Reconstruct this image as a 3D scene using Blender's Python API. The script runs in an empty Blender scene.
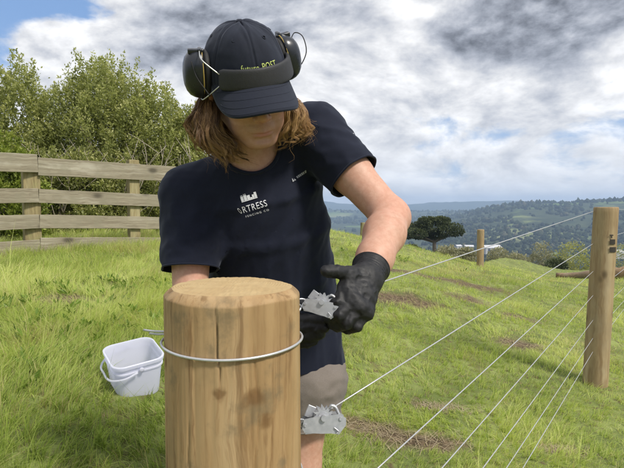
import bpy, bmesh, math
import numpy as np
from mathutils import Vector, Matrix
from mathutils.bvhtree import BVHTree

# ------------------------------------------------------------------ camera, sky, sun, exposure
sc = bpy.context.scene
COL = sc.collection
CAM_H, FPX, PITCH = 1.25, 480.0, math.atan(26 / 480.0)
cd = bpy.data.cameras.new('camera')
cam = bpy.data.objects.new('camera', cd)
COL.objects.link(cam)
cd.sensor_width = 36.0
cd.lens = FPX / 624.0 * 36.0
cd.clip_start = 0.02
cd.clip_end = 60000
cam.location = (0, 0, CAM_H)
cam.rotation_euler = (math.pi / 2 - PITCH, 0, 0)
sc.camera = cam

SUN_DIR = Vector((0.60, -0.52, 0.88)).normalized()
SUN_EL = math.asin(SUN_DIR.z)
SUN_AZ = math.atan2(SUN_DIR.x, SUN_DIR.y)

sd = bpy.data.lights.new('sun', 'SUN')
sd.energy = 3.8
sd.angle = math.radians(9)
sd.color = (1.0, 0.94, 0.85)
so = bpy.data.objects.new('sun', sd)
COL.objects.link(so)
so.rotation_euler = (-SUN_DIR).to_track_quat('-Z', 'Y').to_euler()

sc.view_settings.view_transform = 'Standard'
sc.view_settings.look = 'None'
sc.view_settings.gamma = 1.0
sc.view_settings.use_curve_mapping = False
sc.view_settings.exposure = 0.15
sc.cycles.use_denoising = True
sc.cycles.max_bounces = 6
sc.cycles.diffuse_bounces = 4
sc.cycles.glossy_bounces = 3
sc.cycles.transmission_bounces = 4
sc.cycles.transparent_max_bounces = 8
sc.cycles.volume_bounces = 0
sc.cycles.sample_clamp_indirect = 8.0


class NT:
    """small node-tree helper"""
    def __init__(s, tree):
        s.t = tree
        s.n = tree.nodes
        s.l = tree.links

    def node(s, typ, ins=None, **props):
        nd = s.n.new(typ)
        for k, v in props.items():
            setattr(nd, k, v)
        for k, v in (ins or {}).items():
            s.put(nd.inputs[k], v)
        return nd

    def put(s, sock, v):
        if isinstance(v, bpy.types.NodeSocket):
            s.l.new(v, sock)
        elif v is not None:
            if hasattr(sock.default_value, '__len__') and not hasattr(v, '__len__'):
                v = [v] * len(sock.default_value)
            if hasattr(v, '__len__') and len(sock.default_value) == 4 and len(v) == 3:
                v = (*v, 1)
            sock.default_value = v

    def math(s, op, a, b=None, c=None, clamp=False):
        nd = s.node('ShaderNodeMath', operation=op, use_clamp=clamp)
        for i, v in enumerate((a, b, c)):
            if v is not None:
                s.put(nd.inputs[i], v)
        return nd.outputs[0]

    def vmath(s, op, a, b=None):
        nd = s.node('ShaderNodeVectorMath', operation=op)
        s.put(nd.inputs[0], a)
        if b is not None:
            s.put(nd.inputs[1], b)
        return nd.outputs['Value'] if op in ('DOT_PRODUCT', 'LENGTH', 'DISTANCE') else nd.outputs[0]

    def noise(s, vec, scale, detail=4, rough=0.5, dist=0.0, out=0):
        nd = s.node('ShaderNodeTexNoise', {'Vector': vec, 'Scale': scale, 'Detail': detail, 'Roughness': rough, 'Distortion': dist})
        return nd.outputs[out]

    def mapping(s, vec, scale=(1, 1, 1), loc=(0, 0, 0), rot=(0, 0, 0)):
        return s.node('ShaderNodeMapping', {'Vector': vec, 'Scale': scale, 'Location': loc, 'Rotation': rot}).outputs[0]

    def smooth(s, v, a, b, lo=0.0, hi=1.0):
        nd = s.node('ShaderNodeMapRange', {'Value': v, 'From Min': a, 'From Max': b, 'To Min': lo, 'To Max': hi}, interpolation_type='SMOOTHSTEP')
        return nd.outputs[0]

    def lin(s, v, a, b, lo=0.0, hi=1.0):
        return s.node('ShaderNodeMapRange', {'Value': v, 'From Min': a, 'From Max': b, 'To Min': lo, 'To Max': hi}).outputs[0]

    def mix(s, f, a, b, mode='MIX'):
        nd = s.node('ShaderNodeMix', data_type='RGBA', blend_type=mode)
        s.put(nd.inputs[0], f)
        s.put(nd.inputs[6], a)
        s.put(nd.inputs[7], b)
        return nd.outputs[2]

    def ramp(s, v, stops):
        nd = s.node('ShaderNodeValToRGB', {'Fac': v})
        el = nd.color_ramp.elements
        while len(el) < len(stops):
            el.new(0.5)
        for e, (p, c) in zip(el, stops):
            e.position = p
            e.color = (*c, 1)
        return nd.outputs[0]


def build_world():
    w = bpy.data.worlds.new('World')
    sc.world = w
    w.use_nodes = True
    w.node_tree.nodes.clear()
    t = NT(w.node_tree)
    sky = t.node('ShaderNodeTexSky', sky_type='NISHITA', sun_disc=False, sun_elevation=SUN_EL, sun_rotation=SUN_AZ,
                 altitude=200, air_density=1.0, dust_density=1.0, ozone_density=2.0)
    d = t.node('ShaderNodeTexCoord').outputs['Generated']
    sep = t.node('ShaderNodeSeparateXYZ', {'Vector': d})
    x, y, z = sep.outputs
    zc = t.math('MAXIMUM', z, 0.0)
    # cloud layer seen in perspective: squeezed towards the horizon
    den = t.math('ADD', zc, 0.34)
    cv = t.node('ShaderNodeCombineXYZ', {'X': t.math('DIVIDE', x, den), 'Y': t.math('DIVIDE', y, den), 'Z': t.math('MULTIPLY', zc, 2.4)}).outputs[0]
    az = t.math('ARCTAN2', x, y)
    el = t.math('ARCSINE', z)

    warp = t.noise(cv, 1.1, 2, 0.5, out=1)
    wv = t.vmath('ADD', cv, t.vmath('MULTIPLY', t.vmath('SUBTRACT', warp, (0.5, 0.5, 0.5)), (0.55, 0.55, 0.3)))

    def spot(px, py, rx, ry, amp):
        a0 = math.atan((px - 312) / 480)
        e0 = math.atan((208 - py) / 480 * math.cos(a0))
        dx = t.math('DIVIDE', t.math('SUBTRACT', az, a0), rx / 480)
        dy = t.math('DIVIDE', t.math('SUBTRACT', el, e0), ry / 480)
        r2 = t.math('ADD', t.math('MULTIPLY', dx, dx), t.math('MULTIPLY', dy, dy))
        g = t.math('POWER', 2.718, t.math('MULTIPLY', r2, -1.0))
        return t.math('MULTIPLY', g, amp)

    def total(*a):
        r = a[0]
        for b in a[1:]:
            r = t.math('ADD', r, b)
        return r

    n_big = t.noise(wv, 1.15, 6, 0.55)
    pv = t.vmath('ADD', t.vmath('MULTIPLY', d, (2.3, 2.3, 4.4)), t.vmath('MULTIPLY', warp, (0.35, 0.35, 0.35)))
    n_mid = t.noise(pv, 2.9, 8, 0.58)
    n_lit = t.noise(t.vmath('ADD', pv, (0.025, -0.01, 0.075)), 2.9, 8, 0.58)
    n_fine = t.noise(t.vmath('ADD', pv, (13.1, 2.7, 5.3)), 7.0, 6, 0.62)
    mid0 = t.math('SUBTRACT', n_mid, 0.5)
    fine0 = t.math('SUBTRACT', n_fine, 0.5)
    # how much of the blue is covered
    cov = total(n_big, t.math('MULTIPLY', mid0, 0.95), t.math('MULTIPLY', fine0, 0.25), 0.13,
                spot(35, 14, 90, 40, -0.66), spot(66, 48, 32, 17, 0.80), spot(255, 40, 150, 130, 0.62),
                spot(530, 20, 120, 55, 0.50), spot(490, 128, 110, 34, -0.12), spot(400, 110, 60, 30, -0.06), spot(600, 160, 60, 30, -0.06))
    cov = t.math('ADD', cov, t.math('MULTIPLY', t.math('SUBTRACT', 1.0, t.smooth(el, 0.0, 0.14)), 0.12))
    cover = t.smooth(cov, 0.40, 0.64)
    # thick parts are grey underneath, thin edges are bright
    thick = total(t.math('MULTIPLY', n_big, 0.60), t.math('MULTIPLY', mid0, 1.35), t.math('MULTIPLY', fine0, 0.42), 0.17,
                  spot(235, 15, 170, 90, 0.20), spot(535, 24, 110, 33, 0.46), spot(395, 25, 45, 45, -0.16),
                  spot(66, 52, 44, 26, -0.32), spot(420, 115, 60, 26, 0.05), spot(560, 100, 80, 34, -0.12))
    dark = t.smooth(thick, 0.33, 1.02)
    val = t.math('ADD', t.math('SUBTRACT', 0.96, t.math('MULTIPLY', dark, 0.66)), t.math('MULTIPLY', t.math('SUBTRACT', n_mid, n_lit), 2.0))
    low = t.math('MULTIPLY', t.math('SUBTRACT', 1.0, t.smooth(el, -0.02, 0.20)), 0.5)
    val = t.math('ADD', t.math('MULTIPLY', val, t.math('SUBTRACT', 1.0, low)), t.math('MULTIPLY', low, 0.97))
    val = t.math('MINIMUM', t.math('MAXIMUM', val, 0.12), 1.12)
    tintc = t.mix(t.smooth(val, 0.3, 0.9), (0.90, 0.96, 1.10), (1.0, 1.0, 1.0))
    ccol = t.vmath('MULTIPLY', tintc, t.vmath('MULTIPLY', t.node('ShaderNodeCombineXYZ', {'X': val, 'Y': val, 'Z': val}).outputs[0], (9.4, 9.4, 9.5)))
    blue = t.mix(0.6, sky.outputs[0], (2.3, 4.1, 7.6))
    blue = t.mix(t.math('MULTIPLY', t.math('SUBTRACT', 1.0, t.smooth(el, 0.0, 0.35)), 0.35), blue, (6.6, 7.6, 8.8))
    col = t.mix(cover, blue, ccol)
    bg = t.node('ShaderNodeBackground', {'Color': col, 'Strength': 0.106})
    out = t.node('ShaderNodeOutputWorld', {'Surface': bg.outputs[0]})
    w.cycles.sampling_method = 'MANUAL'
    w.cycles.sample_map_resolution = 512


build_world()

# ------------------------------------------------------------------ helpers
rng = np.random.default_rng(7)
_F = np.array([0, math.cos(PITCH), -math.sin(PITCH)])
_U = np.array([0, math.sin(PITCH), math.cos(PITCH)])
C0 = np.array([0, 0, CAM_H])


def at(px, py, Y):
    """a measured sight line and a distance give a place in the world"""
    D = _F + (px - 312) / FPX * np.array([1.0, 0, 0]) + (234 - py) / FPX * _U
    return C0 + D * (Y / D[1])


def _hash(ix, iy, iz, seed):
    h = (ix.astype(np.int64) * 374761393 + iy.astype(np.int64) * 668265263 + iz.astype(np.int64) * 2147483647 + seed * 974634533) & 0xffffffff
    h = ((h ^ (h >> 13)) * 1274126177) & 0xffffffff
    h = h ^ (h >> 16)
    return (h & 0xffff) / 65535.0


def vnoise(P, seed=0):
    P = np.asarray(P, float)
    i = np.floor(P).astype(np.int64)
    f = P - i
    f = f * f * (3 - 2 * f)
    x, y, z = i[..., 0], i[..., 1], i[..., 2]
    fx, fy, fz = f[..., 0], f[..., 1], f[..., 2]
    r = 0
    for dx in (0, 1):
        for dy in (0, 1):
            for dz in (0, 1):
                w = (fx if dx else 1 - fx) * (fy if dy else 1 - fy) * (fz if dz else 1 - fz)
                r = r + w * _hash(x + dx, y + dy, z + dz, seed)
    return r


def fbm(P, oct=4, seed=0, gain=0.5):
    P = np.asarray(P, float)
    a, s, r = 1.0, 0.0, 0.0
    for o in range(oct):
        r = r + a * vnoise(P * 2 ** o, seed + o)
        s += a
        a *= gain
    return r / s


def n2(x, y, sc_, seed=0, oct=4):
    return fbm(np.stack([np.asarray(x) * sc_, np.asarray(y) * sc_, np.zeros_like(np.asarray(x, float)) + 0.37], -1), oct, seed)


def sstep(v, a, b):
    t = np.clip((v - a) / (b - a), 0, 1)
    return t * t * (3 - 2 * t)


def root_loc(o):
    l = np.zeros(3)
    while o is not None:
        l = l + np.array(o.location)
        o = o.parent
    return l


def mk(name, V, faces, mat=None, parent=None, smooth=True, loc=None, cols=None):
    """one mesh object; V in world metres (or local to loc), faces a list or an int array of tris/quads"""
    V = np.asarray(V, np.float32)
    base = np.zeros(3)
    if parent is not None:
        base = root_loc(parent)
    if loc is not None:
        base = np.asarray(loc, float)
    V = V - base.astype(np.float32)
    me = bpy.data.meshes.new(name)
    if isinstance(faces, np.ndarray):
        n, k = faces.shape
        me.vertices.add(len(V))
        me.vertices.foreach_set('co', V.ravel())
        me.loops.add(n * k)
        me.loops.foreach_set('vertex_index', faces.astype(np.int32).ravel())
        me.polygons.add(n)
        me.polygons.foreach_set('loop_start', np.arange(0, n * k, k, dtype=np.int32))
        me.update(calc_edges=True)
    else:
        me.from_pydata(V.tolist(), [], [list(f) for f in faces])
        me.update()
    me.validate()
    me.polygons.foreach_set('use_smooth', np.full(len(me.polygons), smooth))
    if cols is not None:
        ca = me.color_attributes.new('tint', 'FLOAT_COLOR', 'POINT')
        c4 = np.ones((len(V), 4), np.float32)
        c4[:, :3] = cols
        ca.data.foreach_set('color', c4.ravel())
    mats = mat if isinstance(mat, (list, tuple)) else [mat]
    for m in mats:
        if m is not None:
            me.materials.append(m)
    o = bpy.data.objects.new(name, me)
    COL.objects.link(o)
    if parent is not None:
        o.parent = parent
    elif loc is not None:
        o.location = loc
    return o


def tag(o, label=None, cat=None, group=None, kind=None):
    for k, v in (('label', label), ('category', cat), ('group', group), ('kind', kind)):
        if v is not None:
            o[k] = v
    return o


def empty(name, loc, label, cat, group=None):
    o = bpy.data.objects.new(name, None)
    o.empty_display_size = 0.05
    COL.objects.link(o)
    o.location = loc
    return tag(o, label, cat, group)


class MB:
    """collects vertices and faces of one mesh"""
    def __init__(s):
        s.v = []
        s.f = []

    def add(s, V, F):
        b = len(s.v)
        s.v.extend([tuple(map(float, p)) for p in V])
        s.f.extend([tuple(int(i) + b for i in f) for f in F])

    def box(s, c, size, R=None, bev=0.0):
        hx, hy, hz = [a / 2 for a in size]
        bm = bmesh.new()
        bmesh.ops.create_cube(bm, size=1.0)
        for v in bm.verts:
            v.co = Vector((v.co.x * hx * 2, v.co.y * hy * 2, v.co.z * hz * 2))
        if bev > 0:
            bmesh.ops.bevel(bm, geom=list(bm.edges), offset=bev, segments=2, affect='EDGES', profile=0.5)
        V = np.array([v.co[:] for v in bm.verts])
        bm.verts.index_update()
        F = [[v.index for v in f.verts] for f in bm.faces]
        bm.free()
        if R is not None:
            V = V @ np.asarray(R).T
        s.add(V + np.asarray(c), F)

    def tube(s, pts, rad, n=8, caps=True, squash=None):
        pts = np.asarray(pts, float)
        m = len(pts)
        rad = np.broadcast_to(np.asarray(rad, float), (m,))
        T = np.gradient(pts, axis=0)
        T /= np.linalg.norm(T, axis=1)[:, None] + 1e-12
        a = np.array([0, 0, 1.0]) if abs(T[0][2]) < 0.9 else np.array([1.0, 0, 0])
        N = np.cross(T[0], a)
        N /= np.linalg.norm(N)
        V = []
        ang = np.linspace(0, 2 * np.pi, n, endpoint=False)
        for i in range(m):
            N = N - T[i] * (N @ T[i])
            N /= np.linalg.norm(N) + 1e-12
            B = np.cross(T[i], N)
            V.append(pts[i] + rad[i] * (np.cos(ang)[:, None] * N + np.sin(ang)[:, None] * B))
        V = np.concatenate(V)
        F = [(i * n + j, i * n + (j + 1) % n, (i + 1) * n + (j + 1) % n, (i + 1) * n + j) for i in range(m - 1) for j in range(n)]
        if caps:
            F.append(tuple(range(n - 1, -1, -1)))
            F.append(tuple((m - 1) * n + j for j in range(n)))
        s.add(V, F)

    def lathe(s, prof, n=24, R=None, c=(0, 0, 0), caps=True):
        ang = np.linspace(0, 2 * np.pi, n, endpoint=False)
        V = []
        for r, z in prof:
            V.append(np.stack([r * np.cos(ang), r * np.sin(ang), np.full(n, z)], 1))
        m = len(prof)
        V = np.concatenate(V)
        F = [(i * n + j, i * n + (j + 1) % n, (i + 1) * n + (j + 1) % n, (i + 1) * n + j) for i in range(m - 1) for j in range(n)]
        if caps:
            F.append(tuple(range(n - 1, -1, -1)))
            F.append(tuple((m - 1) * n + j for j in range(n)))
        if R is not None:
            V = V @ np.asarray(R).T
        s.add(V + np.asarray(c), F)

    def obj(s, name, mat, parent=None, smooth=True, loc=None, cols=None):
        return mk(name, np.array(s.v), s.f, mat, parent, smooth, loc, cols)


def frame(zaxis, xhint=(1, 0, 0)):
    z = np.asarray(zaxis, float)
    z = z / np.linalg.norm(z)
    x = np.asarray(xhint, float)
    x = x - z * (x @ z)
    x /= np.linalg.norm(x)
    return np.stack([x, np.cross(z, x), z], 1)


def auto_smooth(o, deg=35):
    me = o.data
    bm = bmesh.new()
    bm.from_mesh(me)
    for e in bm.edges:
        if len(e.link_faces) == 2 and e.calc_face_angle(0) > math.radians(deg):
            e.smooth = False
    bm.to_mesh(me)
    bm.free()
    return o


def spline(pts, n):
    """Catmull-Rom through the points"""
    P = np.asarray(pts, float)
    P = np.vstack([2 * P[0] - P[1], P, 2 * P[-1] - P[-2]])
    m = len(P) - 3
    t = np.linspace(0, m - 1e-6, n)
    i = t.astype(int)
    f = (t - i)[:, None]
    a, b, c, d = P[i], P[i + 1], P[i + 2], P[i + 3]
    return 0.5 * (2 * b + (c - a) * f + (2 * a - 5 * b + 4 * c - d) * f ** 2 + (3 * b - a - 3 * c + d) * f ** 3)


# ------------------------------------------------------------------ signed-distance modelling and surface nets
def seg(a, b, ra, rb):
    a, b = np.asarray(a, float), np.asarray(b, float)
    ab = b - a
    L2 = ab @ ab

    def f(P):
        t = np.clip(((P - a) @ ab) / L2, 0, 1)
        return np.linalg.norm(P - (a + t[:, None] * ab), axis=1) - (ra + (rb - ra) * t)
    return f


def ell(c, r, R=None):
    c, r = np.asarray(c, float), np.asarray(r, float)

    def f(P):
        q = P - c
        if R is not None:
            q = q @ R
        k0 = np.linalg.norm(q / r, axis=1)
        k1 = np.linalg.norm(q / (r * r), axis=1) + 1e-9
        return k0 * (k0 - 1) / k1
    return f


def loft(rings):
    """rings: (centre, rx, ry, xdir) from bottom to top; elliptical sections blended along the spine"""
    C = np.array([r[0] for r in rings], float)
    RX = np.array([r[1] for r in rings])
    RY = np.array([r[2] for r in rings])
    XD = np.array([r[3] for r in rings], float)

    def f(P):
        best = np.full(len(P), 1e9)
        for i in range(len(C) - 1):
            ab = C[i + 1] - C[i]
            t = ((P - C[i]) @ ab) / (ab @ ab)
            tc = np.clip(t, 0, 1)
            ce = C[i] + tc[:, None] * ab
            rx = RX[i] + (RX[i + 1] - RX[i]) * tc
            ry = RY[i] + (RY[i + 1] - RY[i]) * tc
            xd = XD[i] + tc[:, None] * (XD[i + 1] - XD[i])
            zd = ab / np.linalg.norm(ab)
            xd = xd - zd * (xd @ zd)[:, None]
            xd /= np.linalg.norm(xd, axis=1)[:, None]
            yd = np.cross(zd, xd)
            q = P - ce
            u, v, w = (q * xd).sum(1), (q * yd).sum(1), q @ zd
            k = np.sqrt((u / rx) ** 2 + (v / ry) ** 2) + 1e-9
            g = np.sqrt((u / rx ** 2) ** 2 + (v / ry ** 2) ** 2) + 1e-9
            d2 = k * (k - 1) / g
            d = np.where(np.abs(w) > 1e-6, np.sqrt(np.maximum(d2, 0) ** 2 + w ** 2) + np.minimum(d2, 0) * (np.abs(w) < 1e-6), d2)
            d = np.where((np.abs(w) > 1e-6) & (d2 < 0), np.abs(w), d)
            best = d if i == 0 else smin(best, d, 0.02)
        return best
    return f


def smin(a, b, k):
    h = np.clip(0.5 + 0.5 * (b - a) / k, 0, 1)
    return b + (a - b) * h - k * h * (1 - h)


def smax(a, b, k):
    return -smin(-a, -b, k)


def axis(segs):
    """coordinates from (start, stop, step) stretches"""
    out = []
    for a, b, s in segs:
        n = max(1, int(round((b - a) / s)))
        out.extend(np.linspace(a, b, n, endpoint=False))
    out.append(segs[-1][1])
    return np.array(out)


def surface_net(fn, xs, ys, zs, blk=14):
    """naive surface nets over a rectilinear grid, evaluated only near the surface"""
    nx, ny, nz = len(xs), len(ys), len(zs)
    D = np.full((nx, ny, nz), 1.0, np.float32)
    bl = [(i, j, k) for i in range(0, nx, blk) for j in range(0, ny, blk) for k in range(0, nz, blk)]
    cen, rad = [], []
    for i, j, k in bl:
        i2, j2, k2 = min(i + blk, nx) - 1, min(j + blk, ny) - 1, min(k + blk, nz) - 1
        lo = np.array([xs[i], ys[j], zs[k]])
        hi = np.array([xs[i2], ys[j2], zs[k2]])
        cen.append((lo + hi) / 2)
        rad.append(np.linalg.norm(hi - lo) / 2)
    dc = fn(np.array(cen))
    todo = []
    for (i, j, k), c, r, d in zip(bl, cen, rad, dc):
        if abs(d) < r * 1.25 + 0.014:
            todo.append((i, j, k))
        else:
            D[i:i + blk, j:j + blk, k:k + blk] = d
    for i, j, k in todo:
        g = np.stack(np.meshgrid(xs[i:i + blk], ys[j:j + blk], zs[k:k + blk], indexing='ij'), -1)
        D[i:i + blk, j:j + blk, k:k + blk] = fn(g.reshape(-1, 3)).reshape(g.shape[:3])
    ins = D < 0
    cnt = np.zeros((nx - 1, ny - 1, nz - 1), np.uint8)
    for a in (0, 1):
        for b in (0, 1):
            for c in (0, 1):
                cnt += ins[a:nx - 1 + a, b:ny - 1 + b, c:nz - 1 + c]
    I, J, K = np.nonzero((cnt > 0) & (cnt < 8))
    idx = np.full((nx - 1, ny - 1, nz - 1), -1, np.int32)
    idx[I, J, K] = np.arange(len(I))
    acc = np.zeros((len(I), 3))
    num = np.zeros(len(I))
    X = [xs, ys, zs]
    corners = [(a, b, c) for a in (0, 1) for b in (0, 1) for c in (0, 1)]
    for p in corners:
        for ax in range(3):
            if p[ax]:
                continue
            q = list(p)
            q[ax] = 1
            d0 = D[I + p[0], J + p[1], K + p[2]].astype(float)
            d1 = D[I + q[0], J + q[1], K + q[2]].astype(float)
            m = (d0 < 0) != (d1 < 0)
            t = np.where(m, d0 / np.where(m, d0 - d1, 1), 0)
            P0 = np.stack([xs[I + p[0]], ys[J + p[1]], zs[K + p[2]]], 1)
            P1 = np.stack([xs[I + q[0]], ys[J + q[1]], zs[K + q[2]]], 1)
            acc += np.where(m[:, None], P0 + t[:, None] * (P1 - P0), 0)
            num += m
    V = acc / num[:, None]
    Q = []
    for ax in range(3):
        b, c = (ax + 1) % 3, (ax + 2) % 3
        s0 = [slice(None)] * 3
        s1 = [slice(None)] * 3
        s0[ax] = slice(0, -1)
        s1[ax] = slice(1, None)
        e = ins[tuple(s0)] != ins[tuple(s1)]
        w = np.array(np.nonzero(e))
        flip = ins[tuple(s0)][tuple(w)]
        ok = (w[b] > 0) & (w[c] > 0) & (w[b] < D.shape[b] - 1) & (w[c] < D.shape[c] - 1)
        w, flip = w[:, ok], flip[ok]
        cells = []
        for db, dc_ in ((1, 1), (0, 1), (0, 0), (1, 0)):
            u = w.copy()
            u[b] -= db
            u[c] -= dc_
            cells.append(idx[tuple(u)])
        q = np.stack(cells, 1)
        q[~flip] = q[~flip][:, ::-1]
        Q.append(q)
    return V, np.concatenate(Q)


def lap_smooth(V, Q, it=2, lam=0.5):
    V = V.copy()
    e = np.concatenate([Q[:, [0, 1]], Q[:, [1, 2]], Q[:, [2, 3]], Q[:, [3, 0]]])
    for _ in range(it):
        s = np.zeros_like(V)
        c = np.zeros(len(V))
        np.add.at(s, e[:, 0], V[e[:, 1]])
        np.add.at(s, e[:, 1], V[e[:, 0]])
        np.add.at(c, e[:, 0], 1)
        np.add.at(c, e[:, 1], 1)
        V += lam * (s / c[:, None] - V)
    return V


# ------------------------------------------------------------------ materials
def new_mat(name):
    m = bpy.data.materials.new(name)
    m.use_nodes = True
    m.node_tree.nodes.clear()
    return m, NT(m.node_tree)


def finish(m, t, color, rough=0.7, bump=None, bstr=0.3, bdist=0.005, extra=None, metal=0.0, spec=0.5, normal=None):
    ins = {'Base Color': color, 'Roughness': rough, 'Metallic': metal, 'Specular IOR Level': spec}
    ins.update(extra or {})
    p = t.node('ShaderNodeBsdfPrincipled', ins)
    if bump is not None:
        b = t.node('ShaderNodeBump', {'Height': bump, 'Strength': bstr, 'Distance': bdist})
        t.l.new(b.outputs[0], p.inputs['Normal'])
    o = t.node('ShaderNodeOutputMaterial', {'Surface': p.outputs[0]})
    return p, o


def mat_simple(name, color, rough=0.6, var=0.12, scale=30, metal=0.0, bump=0.15, bdist=0.001, spec=0.5, extra=None):
    m, t = new_mat(name)
    oc = t.node('ShaderNodeTexCoord').outputs['Object']
    n = t.noise(oc, scale, 5, 0.6)
    lo = [c * (1 - var) for c in color]
    hi = [min(1, c * (1 + var)) for c in color]
    finish(m, t, t.mix(n, lo, hi), t.lin(n, 0.3, 0.7, max(0, rough - 0.08), min(1, rough + 0.08)), t.noise(oc, scale * 4, 4), bump, bdist, metal=metal, spec=spec, extra=extra)
    return m


def mat_leaf(name, dark, light, trans=0.35, rough=0.45, tips=None):
    """leaf colours come from the per-leaf tint attribute"""
    m, t = new_mat(name)
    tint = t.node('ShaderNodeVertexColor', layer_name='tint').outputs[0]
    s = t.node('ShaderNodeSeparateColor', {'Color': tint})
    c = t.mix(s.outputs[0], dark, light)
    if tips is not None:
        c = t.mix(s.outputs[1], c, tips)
    d = t.node('ShaderNodeBsdfPrincipled', {'Base Color': c, 'Roughness': rough, 'Specular IOR Level': 0.35})
    tr = t.node('ShaderNodeBsdfTranslucent', {'Color': t.mix(0.5, c, t.mix(1.0, c, (1.3, 1.35, 0.6), 'MULTIPLY'))})
    mx = t.node('ShaderNodeMixShader', {0: trans, 1: d.outputs[0], 2: tr.outputs[0]})
    t.node('ShaderNodeOutputMaterial', {'Surface': mx.outputs[0]})
    return m


def mat_wood(name, base, dark, pale, scale=1.0, knots=3.0, grey=None, along='Z', bump=0.5):
    """sawn or peeled timber: grain runs along the given object axis"""
    m, t = new_mat(name)
    oc = t.node('ShaderNodeTexCoord').outputs['Object']
    rnd = t.node('ShaderNodeObjectInfo').outputs['Random']
    off = t.node('ShaderNodeCombineXYZ', {'X': t.math('MULTIPLY', rnd, 31), 'Y': t.math('MULTIPLY', rnd, 17), 'Z': t.math('MULTIPLY', rnd, 53)}).outputs[0]
    oc = t.vmath('ADD', oc, off)
    ax = 'XYZ'.index(along)
    s1 = [60 * scale] * 3
    s1[ax] = 1.6 * scale
    s2 = [14 * scale] * 3
    s2[ax] = 1.1 * scale
    s3 = [190 * scale] * 3
    s3[ax] = 6 * scale
    kv = t.mapping(oc, [9 * scale if i != ax else 5.0 * scale for i in range(3)])
    vor = t.node('ShaderNodeTexVoronoi', {'Vector': kv, 'Scale': 0.55 * knots / 3, 'Randomness': 1.0})
    kd = vor.outputs['Distance']
    knot = t.smooth(kd, 0.19, 0.05)
    ring = t.smooth(kd, 0.42, 0.10)
    warp = t.vmath('MULTIPLY', t.noise(oc, 6 * scale, 2, out=1), (0.05, 0.05, 0.05))
    ov = t.vmath('ADD', oc, warp)
    g1 = t.noise(t.mapping(ov, s1), 1.0, 5, 0.6, 0.3)
    g2 = t.noise(t.mapping(ov, s2), 1.0, 4, 0.55)
    g3 = t.noise(t.mapping(ov, s3), 1.0, 3, 0.6)
    blot = t.noise(oc, 4.5 * scale, 4, 0.6)
    c = t.mix(t.smooth(g1, 0.30, 0.72), dark, base)
    c = t.mix(t.smooth(g2, 0.50, 0.78), c, pale)
    c = t.mix(t.math('MULTIPLY', t.smooth(g3, 0.58, 0.75), 0.45), c, dark)
    if grey is not None:
        c = t.mix(t.math('MULTIPLY', t.smooth(blot, 0.45, 0.70), 0.7), c, grey)
    c = t.mix(t.math('MULTIPLY', ring, 0.35), c, dark)
    c = t.mix(t.math('MULTIPLY', knot, 0.85), c, [x * 0.35 for x in dark])
    h = t.math('ADD', t.math('MULTIPLY', g1, 0.7), t.math('MULTIPLY', g3, 0.5))
    h = t.math('SUBTRACT', h, t.math('MULTIPLY', knot, 0.3))
    finish(m, t, c, t.lin(g1, 0.3, 0.7, 0.62, 0.85), h, bump, 0.002, spec=0.3)
    return m

# ------------------------------------------------------------------ the lie of the land
_CP = np.array([
    (-0.12, 0.74, 0.02), (-0.1, 1.4, 0.08), (0.45, 1.4, 0.10), (-0.80, 2.25, 0.40), (-1.1, 1.1, 0.36), (-2.2, 2.2, 0.45), (-1.5, 4.0, 0.58),
    (-3.4, 6.0, 0.70), (-3.7, 5.6, 0.69), (-2.19, 7.15, 0.73), (-6, 8, 0.8), (-8, 4, 0.6), (-5, 14, 1.0), (1.85, 3.1, 0.07), (0.7, 2.2, 0.14),
    (0.58, 10, 0.68), (0.3, 5, 0.48), (3.5, 10, 0.02), (1.38, 13, 0.48), (5, 6, -0.2), (6, 12, -0.52), (7.9, 15.0, -0.98), (8.9, 14.0, -0.80), (10.2, 13.6, -0.62), (-0.5, 0, 0.1), (1, -1, 0.05),
    (-3, -2, 0.3), (3, -3, -0.1), (6, 1, -0.3)])


def _rbf():
    n = len(_CP)
    d = np.hypot(_CP[:, None, 0] - _CP[None, :, 0], _CP[:, None, 1] - _CP[None, :, 1])
    A = np.zeros((n + 3, n + 3))
    A[:n, :n] = -np.sqrt(d ** 2 + 0.8 ** 2) + np.eye(n) * -0.02
    A[:n, n] = 1
    A[:n, n + 1:] = _CP[:, :2]
    A[n, :n] = 1
    A[n + 1:, :n] = _CP[:, :2].T
    b = np.zeros(n + 3)
    b[:n] = _CP[:, 2]
    return np.linalg.solve(A, b)


_RW = _rbf()


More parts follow.
